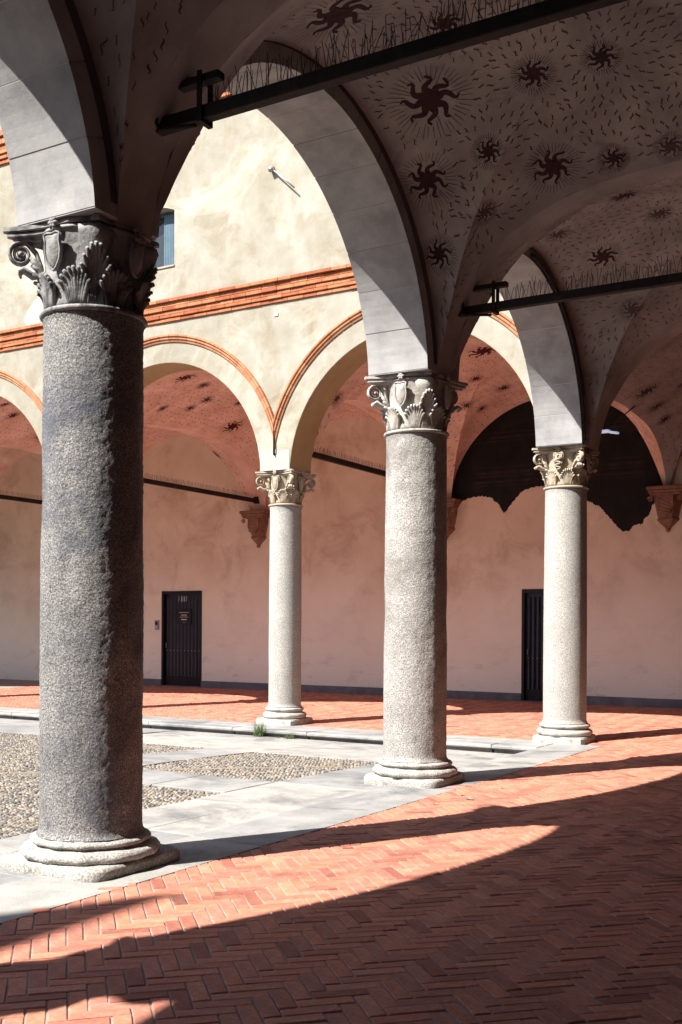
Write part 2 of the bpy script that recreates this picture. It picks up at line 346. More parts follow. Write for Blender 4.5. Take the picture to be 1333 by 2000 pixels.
slab_row(-5.095,-4.425,1.0,14.9,2.2,floorz,dz=.004)                     # threshold under the near columns
slab_row(-6.25,-5.60,1.0,7.4,1.9,courtz); slab_row(-5.60,-5.10,1.0,7.4,1.3,courtz)
slab_row(-6.25,-5.10,7.4,14.15,1.7,courtz)
slab_row(-8.3,-6.25,11.9,14.17,1.2,courtz); slab_row(-11.5,-8.3,11.9,14.17,1.5,courtz); slab_row(-21,-11.5,11.9,14.17,1.6,courtz,along='u')
slab_row(-9.1,-8.3,9.0,11.88,1.3,courtz)
slab([(-8.02,9.35),(-8.3,8.98),(-8.3,8.45),(-7.2,8.45),(-7.2,9.35)],courtz); slab([(-7.19,8.45),(-6.26,8.45),(-6.26,9.33),(-7.19,9.33)],courtz)
# kerb of the far walkway, stepped edge of worn white stone
u=-21.
while u<-5.2:
    q=min(u+random.uniform(1.2,2.1),-5.12)
    if -5.12-q<.5: q=-5.12
    mb=MB().bbox((u+.004,14.17,-.150),(q-.004,14.52,-.085),.02); mb.box((u+.02,14.24,-.32),(q-.02,14.50,-.149)); mb.build('kerb_stone','slab',pave)
    mb=MB().bbox((u+.004,14.524,-.25),(q-.004,15.10,-.0845),.006); mb.build('kerb_stone','slab',pave)
    u=q
# drain: narrow diagonal strip of darker stone
du=Vector((1,1,0)).normalized()
p=-11.6
while p<-6.45:
    q=min(p+.62,-6.42)
    a,b=p+17.44,q+17.44
    slab([(p,a),(p+.09,a-.09),(q+.09,b-.09),(q,b)],courtz,m='wet',dz=-.004); p=q
# ---- pebbles
def in_slab(u,n):
    if n>11.88 or u>-6.27: return True
    if -9.12<u<-8.28 and n>8.98: return True
    if -8.32<u<-6.2 and 8.43<n<9.36: return True
    if abs((n-17.395)-u)<.075 and u>-11.6: return True
    return False
pts=[]
g=.047
for i in range(int(11.5/g)):
    for j in range(int(9.8/g)):
        u=-17.5+i*g+(j%2)*g/2+random.gauss(0,.006); n=3.2+j*g*.9+random.gauss(0,.006)
        if u>-6.27 or in_slab(u,n): continue
        pts.append((u,n))
A_=np.array(pts); x,y,Z=proj(A_[:,0],A_[:,1],courtz(A_[:,1])); keep=(x>-60)&(x<1333)
A_=A_[keep]; Z=Z[keep]; x=x[keep]; hid=((x>92)&(x<278))
def pebv():
    v=[(0,0,.014)];
    for r,z,k in((.6,.010,6),(1.,-.004,6)):
        for t in range(k): w=2*PI*t/k+(r<1)*.5; v.append((r*math.cos(w)*.029,r*math.sin(w)*.021,z))
    f=[(0,1+t,1+(t+1)%6) for t in range(6)]
    for t in range(6): f+=[(1+t,7+t,7+(t+1)%6),(1+t,7+(t+1)%6,1+(t+1)%6)]
    return np.array(v),f
PV,PF=pebv()
cob=tag(link('pebble_paving',None),'cobbled fields of small rounded grey and tan river pebbles in the courtyard','paving',kind='structure')
def pmesh():
    v=PV*np.array([random.uniform(.85,1.15),random.uniform(.85,1.15),random.uniform(.8,1.3)])
    mb=MB(); mb.add(v.tolist(),PF,True); return mb.mesh('pebble','pebble')
pvar=[pmesh() for _ in range(6)]
od=np.argsort(Z+hid*50)
for k in od[:300]:
    link('pebble',random.choice(pvar),cob,(A_[k,0],A_[k,1],float(courtz(A_[k,1]))-.016),(random.gauss(0,.12),random.gauss(0,.12),random.uniform(0,PI)))
rest=A_[od[300:]]; m_=len(rest)
ang=rng.uniform(0,PI,m_); sx=rng.uniform(.75,1.2,m_); sy=rng.uniform(.8,1.15,m_); sz=rng.uniform(.7,1.35,m_)
X=PV[None,:,0]*sx[:,None]; Y=PV[None,:,1]*sy[:,None]
V=np.stack([rest[:,0,None]+X*np.cos(ang)[:,None]-Y*np.sin(ang)[:,None],rest[:,1,None]+X*np.sin(ang)[:,None]+Y*np.cos(ang)[:,None],
    courtz(rest[:,1])[:,None]-.016+rng.normal(0,.002,m_)[:,None]+PV[None,:,2]*sz[:,None]],2).reshape(-1,3)
F=(np.array(PF)[None]+(np.arange(m_)*len(PV))[:,None,None]).reshape(-1,3)
me=bpy.data.meshes.new('pebble_field'); me.vertices.add(len(V)); me.vertices.foreach_set('co',V.ravel()); me.loops.add(F.size); me.loops.foreach_set('vertex_index',F.ravel().astype(np.int32))
me.polygons.add(len(F)); me.polygons.foreach_set('loop_start',np.arange(0,F.size,3,dtype=np.int32)); me.update(calc_edges=True); me.validate()
me.polygons.foreach_set('use_smooth',[True]*len(me.polygons)); me.materials.append(M['pebble'])
tag(link('pebble_field',me,cob),kind='stuff')
# ================================================================= WALLS
def arch_slices(mb,arches,cz,t0,t1,ztop,f0,f1,axis,rout=0.,zspring=4.22):
    """wall slab with arched openings. axis 'n': wall runs along Y with faces x=f0,f1; 'u': runs along X with faces y=f0,f1"""
    T=set([t0,t1])
    for c,R in arches:
        R=R+rout
        for k in range(49):
            w=PI*k/48; T.add(round(c-R*math.cos(w),5))
        T.add(c-R);T.add(c+R)
    T=sorted(t for t in T if t0<=t<=t1)
    def zb(t):
        for c,R in arches:
            R+=rout
            if abs(t-c)<R-1e-4: return max(zspring,cz+math.sqrt(R*R-(t-c)**2))
        return zspring
    def P(t,f,z): return (f,t,z) if axis=='n' else (t,f,z)
    v=[];fa=[]
    for t in T:
        z=zb(t); v+=[P(t,f0,z),P(t,f1,z),P(t,f1,ztop),P(t,f0,ztop)]
    for i in range(len(T)-1):
        a=4*i;b=a+4
        fa+=[(a,a+3,b+3,b),(a+1,b+1,b+2,a+2),(a,b,b+1,a+1),(a+3,a+2,b+2,b+3)]
    fa+=[(0,1,2,3),(len(v)-4,len(v)-1,len(v)-2,len(v)-3)]
    mb.add(v,fa); return mb
# --- near arcade wall (row A)
arcA=thing('arcade_wall','grey plastered arcade wall whose tall arches stand on the near granite columns','wall',(0,0,0))
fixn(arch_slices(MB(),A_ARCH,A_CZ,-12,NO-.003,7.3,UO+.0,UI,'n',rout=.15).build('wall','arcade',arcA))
fixn(MB().box((UO,-12,7.302),(UI,NO-.003,11.6)).build('upper_wall','cream',arcA))
for ai,(c,R) in enumerate(A_ARCH):
    # recessed pale mortar ring, then separate stones
    prof=[]; w0=math.asin(.17/R)
    K=40; v=[];f=[]
    for k in range(K+1):
        w=w0+(PI-2*w0)*k/K
        for (rr,uu) in((R+.004,UO+.004),(R+.004,UI-.004),(R+.149,UI-.004),(R+.149,UO+.004)):
            v.append((uu,c+rr*math.cos(w),A_CZ+rr*math.sin(w)))
    for k in range(K):
        for q in range(4): f.append((k*4+q,k*4+(q+1)%4,k*4+4+(q+1)%4,k*4+4+q))
    fixn(MB().add(v,f).build('mortar_ring','joint',arcA))
    NS=15; 
    for s in range(NS):
        a0=w0+(PI-2*w0)*s/NS+.0022; a1=w0+(PI-2*w0)*(s+1)/NS-.0022
        v=[];f=[];K=5; jr=random.uniform(-.002,.002)
        for k in range(K+1):
            w=a0+(a1-a0)*k/K
            for (rr,uu) in((R+jr,UO-.003),(R+jr,UI+.003),(R+.152,UI+.003),(R+.152,UO-.003)):
                v.append((uu,c+rr*math.cos(w),A_CZ+rr*math.sin(w)))
        for k in range(K):
            for q in range(4): f.append((k*4+q,k*4+(q+1)%4,k*4+4+(q+1)%4,k*4+4+q))
        f+=[(0,1,2,3),(K*4+3,K*4+2,K*4+1,K*4)]
        fixn(MB().add(v,f).build('arch_stone','soffit',arcA))
# impost blocks between neighbouring arches
ed=sorted(A_ARCH)
for k in range(len(ed)):
    n0=ed[k][0]+ed[k][1]*.998; n1=ed[k+1][0]-ed[k+1][1]*.998 if k+1<len(ed) else NO-.01
    MB().box((UO-.002,n0+.002,4.215),(UI+.002,n1-.002,4.30)).build('impost','soffit',arcA)
    if k<len(ed)-1:
        MB().box((UO+.01,n0+.03,4.30),(UI-.01,n1-.03,4.9)).build('springer','soffit',arcA)
# pipe that follows the inner edge of the arch beside the corner column
c,R=A_ARCH[4]; tag(MB().tube([(UI+.03,c+(R+.05)*math.cos(w),A_CZ+(R+.05)*math.sin(w)) for w in [PI*.03+PI*.47*k/24 for k in range(25)]],.022,6).build('cable','iron'),'black cable following the inner edge of the arch next to the corner column','cable')
MB().box((-5.098,NO+.001,4.302),(UI-.003,NI-.021,7.298)).build('pier','vaultA',arcA)
# --- far facade (row B)
fac=thing('far_facade','sunlit cream plastered facade with terracotta string course above the far arcade','building',(0,0,0))
fw=MB(); fixn(arch_slices(fw,B_ARCH,B_CZ,-31,-5.10,7.0,NO,NI-.02,'u').build('arcade_face','cream',fac))
WU0,WU1,WZ0,WZ1=-13.15,-12.26,8.05,9.15
up=MB()
for a,b in(((-31,NO,7.002),(WU0,NI,12.4)),((WU1,NO,7.002),(-5.102,NI,12.4)),((WU0+.001,NO,7.002),(WU1-.001,NI,WZ0))): up.box(a,b)
# segmental head of the window
K=10; top=[(WU0+(WU1-WU0)*k/K, WZ1-.11+.11*math.sin(PI*k/K)) for k in range(K+1)]
up.prism(top[::1]+[(WU1,12.4),(WU0,12.4)],NO,NI,'y'); up.build('upper_wall','cream',fac)
wn=MB(); wn.box((WU0,NO+.26,WZ0),(WU0+.06,NO+.31,WZ1)); wn.box((WU1-.06,NO+.26,WZ0),(WU1,NO+.31,WZ1)); wn.box((WU0+.06,NO+.26,WZ1-.07),(WU1-.06,NO+.31,WZ1)); wn.box((WU0+.06,NO+.26,WZ0),(WU1-.06,NO+.31,WZ0+.07))
wo=wn.build('window','blue',fac)
MB().box((WU0+.06,NO+.28,WZ0+.07),(WU1-.06,NO+.29,WZ1-.07)).build('pane','glass',wo)
for k in range(9): MB().box((WU1-.40+k*.037,NO+.20,WZ0+.03),(WU1-.40+k*.037+.03,NO+.225,WZ1-.08)).build('slat','blue',wo)
MB().bbox((WU0-.03,NO-.02,WZ0-.03),(WU1+.01,NO+.2,WZ0+.008),.006).build('sill','cream',wo)
# soffits (ochre lining) of the far arches
for c,R in B_ARCH:
    v=[];f=[];K=44;w0=math.asin(.12/R)
    for k in range(K+1):
        w=w0+(PI-2*w0)*k/K
        for rr,nn in((R-.006,NO+.004),(R-.006,NI-.024),(R+.01,NI-.024),(R+.01,NO+.004)): v.append((c+rr*math.cos(w),nn,B_CZ+rr*math.sin(w)))
    for k in range(K):
        for q in range(4): f.append((k*4+q,k*4+(q+1)%4,k*4+4+(q+1)%4,k*4+4+q))
    fixn(MB().add(v,f).build('arch_soffit','ochre',fac))
# impost blocks, white stone with a lead clamp
for k in range(len(B_ARCH)):
    c,R=B_ARCH[k]; u1=c-R+.001
    u0=B_ARCH[k+1][0]+B_ARCH[k+1][1]-.001 if k+1<len(B_ARCH) else u1-.55
    K=6; poly=[(u0,4.20),(u1,4.20)]
    MB().box((u0-.006,NO-.008,4.215),(u1+.006,NI-.01,4.545)).build('impost','white_patch',fac)
    MB().bbox(((u0+u1)/2-.03,NO-.025,4.49),((u0+u1)/2+.03,NO-.006,4.57),.006).build('clamp','steel',fac)
MB().box((B_ARCH[0][0]+B_ARCH[0][1],NO-.004,4.215),(-5.0+.28,NI-.01,4.545)).build('impost','white_patch',fac)
# terracotta hood mouldings in separate moulded bricks
HP=[(2.47,0),(2.47,.022),(2.50,.03),(2.51,.018),(2.53,.02),(2.545,.045),(2.575,.048),(2.585,.03),(2.60,.034),(2.62,.06),(2.66,.062),(2.67,.0)]
for c,R in B_ARCH[:4]:
    NSB=36
    for s in range(NSB):
        a0=.12+(PI-.24)*s/NSB+.0012; a1=.12+(PI-.24)*(s+1)/NSB-.0012
        v=[];f=[];K=2;m2=len(HP)
        for k in range(K+1):
            w=a0+(a1-a0)*k/K
            for rr,pr in HP:
                rr=2.53+(rr-2.47)*.66
                x_=rr*math.cos(w); x_=max(-2.4895,min(2.4895,x_))
                v.append((c+x_,NO+.002-pr,B_CZ+.03+rr*math.sin(w)))
        for k in range(K):
            for q in range(m2-1): f.append((k*m2+q,k*m2+q+1,(k+1)*m2+q+1,(k+1)*m2+q))
        f+=[tuple(range(m2)),tuple(K*m2+q for q in range(m2))[::-1]]
        fixn(MB().add(v,f).build('hood_brick','hood',fac))
# string course
rows=[(7.035,7.10,.03),(7.102,7.155,.055),(7.157,7.225,.045),(7.227,7.29,.075),(7.292,7.365,.065),(7.367,7.43,.11)]
cnt=0; stuff=MB()
for ri,(z0,z1,pr) in enumerate(rows):
    u=-18.6+random.uniform(0,.2)
    while u<-5.15:
        L_=.30*random.uniform(.8,1.15); L_=min(L_,-5.11-u)
        j=random.uniform(-.004,.004)
        a,b=(u+.003,NO-pr+j,z0+.001),(u+L_-.003,NO+.01,z1-.001)
        x,y,Z=proj(u,NO,z0)
        if (x>-30 and x<1100) and not(110<x<270): MB().bbox(a,b,.007).build('cornice_brick','terra',fac)
        else: stuff.bbox(a,b,.007)
        u+=L_
for (z0,z1,pr) in ((10.78,10.86,.04),(10.87,10.95,.07),(10.96,11.04,.1),(11.05,11.13,.08),(11.14,11.26,.12),(11.28,11.4,.16)):
    u=-20.
    while u<-5.2:
        L_=.28*random.uniform(.85,1.15); L_=min(L_,-5.11-u); stuff.bbox((u+.004,NO-pr,z0),(u+L_-.004,NO+.01,z1),.008); u+=L_
tag(stuff.build('cornice_brickwork','terra',fac),kind='stuff')
MB().prism([(NO-.5,12.30),(NI+3,14.0),(NI+3,14.1),(NO-.5,12.42)],-31,-5.1,'x').build('roof','roof',fac)
# bird wires on the string course
sp=MB()
u=-17.2
while u<-5.3:
    for s in(-1,1): sp.add([(u,NO-.06,7.43),(u+.003,NO-.06,7.43),(u+.0015+s*.012,NO-.06-.02*s,7.53)],[(0,1,2)])
    u+=.035
tag(sp.build('bird_spikes','wire',fac),kind='stuff')
# repaired plaster patch at the far left, small vent
pp=[(-15.95,7.46),(-15.4,7.46),(-15.3,8.2),(-15.35,8.6),(-15.5,8.64),(-15.52,8.2),(-15.7,7.95),(-15.9,7.8),(-16.05,7.6)]
fixn(MB().prism(pp,NO-.006,NO+.003,'y').build('plaster_patch','white_patch',fac))
MB().bbox((-10.09,NO-.012,6.81),(-10.01,NO+.002,6.87),.004).build('vent','steel',fac)
# flag holder
fh=thing('wall_rod','thin grey metal rod with a small socket fixed on the upper cream wall','rod',(0,0,0))
MB().tube([(-10.12,NO-.06,9.30),(-9.64,NO-.10,8.87)],.014,6).build('rod','steel',fh)
MB().tube([(-10.14,NO+.002,9.33),(-10.12,NO-.10,9.27)],.045,8).build('socket','steel',fh)
# --- upper slabs, right wall, back wall, opposite wing (mostly out of view, they shade the walkway)
tag(MB().box((UI,-12,7.30),(UW+.4,NW+.4,7.6)).build('upper_floor','mortar'),'floor of the storey above the near vaults','floor',kind='structure')
tag(MB().box((-31,NI,7.302),(UI-.001,NW+.4,7.6)).build('upper_floor','mortar'),'floor of the storey above the far vaults','floor',kind='structure')
tag(MB().box((UW,-12.4,-.3),(UW+.4,NW+.4,7.298)).build('side_wall','dim'),'plastered inner wall along the right of the near walkway','wall')
tag(MB().box((-5.4,-12.8,-.3),(UW-.001,-12.4,7.298)).build('end_wall','dim'),'plastered end wall of the walkway behind the viewpoint','wall')
wing=thing('opposite_wing','palace wing across the courtyard behind the viewpoint, with an added thin wall that casts a wedge shadow','building',(0,0,0))
MB().box((-31,-22,-.3),(-5.6,-6.6,8.6)).build('wall','cream',wing)
MB().box((-9.93,-20,8.6),(-9.85,-6.22,14.0)).build('shadow_wall','cream',wing)  # added out-of-view slab, its edges set to cast the wedge shadow on the bricks
MB().prism([(-31.4,8.6),(-5.4,8.6),(-5.4,8.75),(-31.4,8.75)],-22,-6.3,'y').build('roof','roof',wing)
tag(MB().box((-36,-22,-.3),(-31.6,22,9)).build('left_wing','cream'),'cream palace wing closing the left side of the courtyard','building')
# ---- back wall (W)
bw=thing('back_wall','long pink plastered rear wall of the far walkway','wall',(0,0,0))
D1=(-18.11,-16.80,2.47); D2=(-8.19,-7.0,2.40)
rag=[(-9.85,4.25),(-9.72,4.27),(-9.55,4.38),(-9.39,4.43),(-9.15,4.45),(-9.0,4.42),(-8.88,4.40),(-8.87,4.33),(-8.78,4.30),(-8.70,4.18),(-8.61,4.04),(-8.54,4.12),(-8.44,4.25),(-8.30,4.40),(-8.20,4.50),(-8.09,4.54),(-7.9,4.58),(-7.6,4.58),(-7.3,4.50),(-7.1,4.42),(-6.9,4.30),(-6.77,4.22),(-6.60,4.12),(-6.50,4.08),(-6.42,3.97),(-6.3,3.84),(-6.2,3.72),(-6.15,3.66),(-6.05,3.56),(-5.91,3.55),(-5.85,3.62),(-5.78,3.68),(-5.62,3.69),(-5.60,3.80),(-5.53,3.83),(-5.46,3.95),(-5.44,4.07),(-5.38,4.10),(-5.32,4.02),(-5.28,3.95),(-5.2,4.0)]
rx=np.array([p[0] for p in rag]); rz=np.array([p[1] for p in rag])
us=sorted(set([-31,D1[0],D1[1],D2[0],D2[1],-9.851,-5.199,UW]+list(np.linspace(-9.85,-5.2,420))))
pc=MB()
for a,b in zip(us[:-1],us[1:]):
    m=(a+b)/2; lo=0. if not(D1[0]<m<D1[1] or D2[0]<m<D2[1]) else (D1[2] if m<-15 else D2[2])
    lo=lo if lo else -.1
    def top(t):
        if -9.85<=m<=-5.2: return float(np.interp(t,rx,rz))+.010*math.sin(t*61+2*math.sin(t*9))+.008*math.sin(t*143)+.007*math.sin(t*331+math.sin(t*47)*2)
        return 7.29
    za,zb=top(a),top(b)
    v=[(a,NW,lo),(b,NW,lo),(b,NW,zb),(a,NW,za),(a,NW+.03,lo),(b,NW+.03,lo),(b,NW+.03,zb),(a,NW+.03,za)]
    f=[(0,1,2,3),(3,2,6,7),(0,4,5,1)]
    if abs(a+9.85)<.01 or abs(a-D1[1])<1e-6 or abs(a-D2[1])<1e-6: f.append((0,3,7,4))
    if abs(b+5.2)<.01 or abs(b-D1[0])<1e-6 or abs(b-D2[0])<1e-6: f.append((1,5,6,2))
    pc.add(v,f)
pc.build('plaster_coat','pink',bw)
core=MB()
for a,b in(((-31,NW+.03,-.3),(D1[0],NW+.4,7.29)),((D1[1],NW+.03,-.3),(D2[0],NW+.4,7.29)),((D2[1],NW+.03,-.3),(UW,NW+.4,7.29)),((D1[0],NW+.03,D1[2]),(D1[1],NW+.4,7.29)),((D2[0],NW+.03,D2[2]),(D2[1],NW+.4,7.29))): core.box(a,b)
core.build('masonry','pink',bw)
fr=MB().box((-9.86,NW+.018,3.4),(-5.19,NW+.029,6.75)).build('old_fresco','fresco',bw)
# painted architecture of the blackened fresco: flat print on the wall
fl=MB()
def band(u0,z0,u1,z1,w,dz=.0): 
    d=Vector((u1-u0,z1-z0)).normalized(); nx,nz=-d.y*w/2,d.x*w/2
    fl.add([(u0-nx,NW+.015,z0-nz),(u1-nx,NW+.015,z1-nz),(u1+nx,NW+.015,z1+nz),(u0+nx,NW+.015,z0+nz)],[(0,1,2,3)])
for z,w in((4.66,.02),(4.74,.05),(4.86,.03),(4.94,.07),(5.06,.02),(5.62,.03),(5.70,.05),(5.80,.02)): band(-9.3,z,-5.6,z,w)
for k in range(4): band(-8.9+k*.12,5.9+.0*k,-7.7,6.42-.1*k,.018); band(-6.1-k*.12,5.9,-7.3,6.42-.1*k,.018)
for u in(-8.75,-8.4,-7.0,-6.4): band(u,4.3,u+.01,4.6,.03)
fl.build('painted_cornices','fresco2',bw)
# skirting stones
u=-21.
while u<UW-.02:
    q=min(u+random.uniform(1.2,1.9),UW)
    for (d0,d1,_) in (D1,D2):
        if u<d0<q: q=d0
        if d0-.001<=u<d1-.001: u=d1; q=min(u+1.5,UW)
    MB().bbox((u+.003,NW-.035,-.06),(q-.003,NW-.001,.17),.006).build('skirting_stone','skirt',bw); u=q
# ---- doors
def door(loc,w,h,label,sign):
    d=thing('door',label,'door',loc)
    f=MB(); f.box((0,-.02,0),(.06,.12,h)); f.box((w-.06,-.02,0),(w,.12,h)); f.box((.0601,-.02,h-.07),(w-.0601,.12,h)); f.build('frame','frame',d)
    MB().box((.06,.11,0),(w-.06,.15,h-.07)).build('leaf','door',d)
    MB().bbox((.065,.07,.02),(w-.065,.108,.26),.006).build('kick_plate','frame',d)
    n=10; s=(w-.16)/n
    for k in range(n):
        x=.08+k*s
        MB().prism([(x+.004,.108),(x+s*.28,.066),(x+s*.62,.066),(x+s-.004,.108)],.27,h-.16,'z').build('panel','door',d)
        MB().tube([(x+s*.45,.066,.93),(x+s*.45,.052,.93)],.014,8).build('bolt','steel',d)
    if sign:
        sg=MB().bbox((w*.36,.035,1.62),(w*.36+.46,.064,2.0),.006).build('sign','frame',d)
        for z,a,b,t in((1.915,.08,.38,.012),(1.85,.14,.32,.02),(1.80,.10,.36,.010),(1.735,.14,.32,.026),(1.66,.2,.28,.006)):
            MB().box((w*.36+a,.0325,z-t/2),(w*.36+b,.0345,z+t/2)).build('print_line','print',sg)
        for k in range(4):
            MB().box((.5+k*.085,.058,2.20),(.5+k*.085+(.045 if k in(1,2) else .02),.0655,2.34)).build('reflection_bar','steel',d)  # pale bars stand in for bright reflections in the door's top windows
    MB().tube([(.12,.055,1.0),(.12,.03,1.0),(.12,.03,1.12),(.12,.055,1.12)],.010,6).build('handle','steel',d)
    for z in(.4,1.25,2.1): MB().tube([(w-.062,.055,z),(w-.062,.055,z+.12)],.014,6).build('hinge','frame',d)
    MB().bbox((-.01,-.06,-.01),(w+.01,.10,.018),.004).build('threshold','skirt',d)
    return d
door((D1[0],NW,-.004),D1[1]-D1[0],D1[2],'dark blue ribbed metal door with a small notice, left of the thin white column',True)
door((D2[0],NW,-.004),D2[1]-D2[0],D2[2],'dark ribbed metal door half hidden by the serpent capital column',False)
ic=thing('intercom','small grey metal intercom box on the pink wall left of the dark blue door','intercom',(-18.25,NW,1.46))
MB().bbox((-.07,-.04,0),(.05,-.001,.25),.006).build('box','steel',ic); MB().bbox((-.045,-.047,.04),(.0,-.041,.09),.002).build('button','print',ic); MB().bbox((-.05,-.046,.13),(.03,-.041,.21),.002).build('speaker_grille','frame',ic)
# ================================================================= VAULTS
TX=np.array([0,.05,.16,.46,.76,1.06,1.4,1.8,3.03]); TZ=np.array([4.2,4.5,4.8,5.25,5.5,5.66,5.78,5.85,5.92])
GX=np.array([0,.04,.12,.2,.31,.4,.5,.6,.73,1]); GZ=np.array([4.2,4.6,5.18,5.6,5.93,6.18,6.36,6.49,6.62,6.75])
def arcT(k): return lambda x: 4.2+(np.interp((1-np.abs(x))*3.03,TX,TZ)-4.2)*k
def arcR(rise): return lambda x: 4.2+rise*np.sqrt(np.clip(1-np.asarray(x,float)**2,0,1))
def smoothg(s):
    s=np.asarray(s,float); return (np.interp(s-.02,GX,GZ)+np.interp(s,GX,GZ)+np.interp(s+.02,GX,GZ))/3
class Bay:
    def __init__(b,u0,u1,n0,n1,fw,fe,fs,fn,dg=0.):
        b.uc,b.nc,b.hu,b.hn=(u0+u1)/2,(n0+n1)/2,(u1-u0)/2,(n1-n0)/2; b.F={'w':fw,'e':fe,'s':fs,'n':fn}; b.dg=dg
    def z(b,u,n):
        a=(np.asarray(u,float)-b.uc)/b.hu; c=(np.asarray(n,float)-b.nc)/b.hn
        a=np.clip(a,-1,1);c=np.clip(c,-1,1); A=np.abs(a);B=np.abs(c)
        hor=A>B
        x=np.where(hor,c,a); X_=np.abs(x)
        f=np.where(hor,np.where(a<0,b.F['w'](c),b.F['e'](c)),np.where(c<0,b.F['s'](a),b.F['n'](a)))
        far=np.maximum(A,B); t=np.clip((1-far)/np.maximum(1-X_,1e-4),0,1)
        g=smoothg(1-X_)+b.dg*(1-X_)
        return f+(g-f)*t+.10*4*t*(1-t)*(1-X_)
    def web(b,side,m,parent,nx=44,ntt=14):
        xs=np.sin(np.linspace(-PI/2,PI/2,nx+1)); ts=np.linspace(0,1,ntt+1); V=[];F=[]
        for x in xs:
            for t in ts:
                far=1-t*(1-abs(x))
                if side=='w': u,n=b.uc-far*b.hu,b.nc+x*b.hn
                if side=='e': u,n=b.uc+far*b.hu,b.nc+x*b.hn
                if side=='s': u,n=b.uc+x*b.hu,b.nc-far*b.hn
                if side=='n': u,n=b.uc+x*b.hu,b.nc+far*b.hn
                V.append((u,n))
        V=np.array(V); 
        far=1-np.tile(ts,len(xs))*(1-np.abs(np.repeat(xs,len(ts)))); x=np.repeat(xs,len(ts)); t=np.tile(ts,len(xs))
        f=b.F[side](x); g=smoothg(1-np.abs(x))+b.dg*(1-np.abs(x)); z=f+(g-f)*t+.10*4*t*(1-t)*(1-np.abs(x))
        k=ntt+1
        for i in range(nx):
            for j in range(ntt): F.append((i*k+j,i*k+j+1,(i+1)*k+j+1,(i+1)*k+j))
        return MB().add(np.column_stack([V,z]).tolist(),F,True).build('vault_web',m,parent)
    def conform(b,u,n,xy,off=.005,ang=0.):
        """2-D figure (metres on the surface) around (u,n) -> 3-D points just below the web"""
        e=.03; gu=float(b.z(u+e,n)-b.z(u-e,n))/(2*e); gn=float(b.z(u,n+e)-b.z(u,n-e))/(2*e); g=math.hypot(gu,gn)
        if g<1e-3: d=np.array([1.,0.])
        else: d=np.array([gu,gn])/g
        p=np.array([-d[1],d[0]]); xy=np.asarray(xy,float); c,s=math.cos(ang),math.sin(ang)
        x=xy[:,0]*c-xy[:,1]*s; y=xy[:,0]*s+xy[:,1]*c; y=y/math.sqrt(1+g*g)
        U=u+x*p[0]+y*d[0]; Nn=n+x*p[1]+y*d[1]
        Zz=b.z(U,Nn)-off*math.sqrt(1+g*g)
        return np.column_stack([U,Nn,Zz])
    def inside(b,u,n,side):
        a=(u-b.uc)/b.hu;c=(n-b.nc)/b.hn
        if max(abs(a),abs(c))>.97: return False
        if abs(a)>abs(c): return side==('w' if a<0 else 'e')
        return side==('s' if c<0 else 'n')
def sun_fig(r,rays=True):
    """wavy eight-armed sun: list of (verts, faces)"""
    V=[];F=[]
    def ribbon(pts,ws,dz):
        b=len(V); m=len(pts)
        for i,(x,y) in enumerate(pts):
            x0,y0=pts[max(i-1,0)];x1,y1=pts[min(i+1,m-1)]; L_=math.hypot(x1-x0,y1-y0) or 1; nx,ny=-(y1-y0)/L_,(x1-x0)/L_
            V.append((x+nx*ws[i],y+ny*ws[i],dz));V.append((x-nx*ws[i],y-ny*ws[i],dz))
        for i in range(m-1): F.append((b+2*i,b+2*i+1,b+2*i+3,b+2*i+2))
    K=16; b=len(V); V.append((0,0,.0015))
    for k in range(K): w=2*PI*k/K; V.append((r*.36*math.cos(w),r*.36*math.sin(w),.0015))
    for k in range(K): F.append((b,b+1+k,b+1+(k+1)%K))
    for k in range(8):
        w=2*PI*k/8+.2+random.gauss(0,.05); pts=[];ws=[]; q_=random.uniform(.88,1.08); ph=random.gauss(0,.35)
        for i in range(9):
            t=i/8; rr=r*(.30+.70*q_*t); ww=w+ .42*math.sin(t*2*PI*.95+ph*t)*(.35+.35*t)
            pts.append((rr*math.cos(ww),rr*math.sin(ww))); ws.append(r*(.105*(1-t)+.035))
        ribbon(pts,ws,0.)
    if rays:
        for k in range(44):
            w=2*PI*k/44+random.uniform(-.02,.02); r0=r*(1.02 if k%7 else .8)*random.uniform(.6,1.); r0=max(r0,r*.55); r1=r*random.uniform(1.35,1.5)
            if (k%7) in(0,): r0=r*1.05
            ribbon([(r0*math.cos(w),r0*math.sin(w)),(r1*math.cos(w),r1*math.sin(w))],[.0026,.0014],-.001)
    return V,F
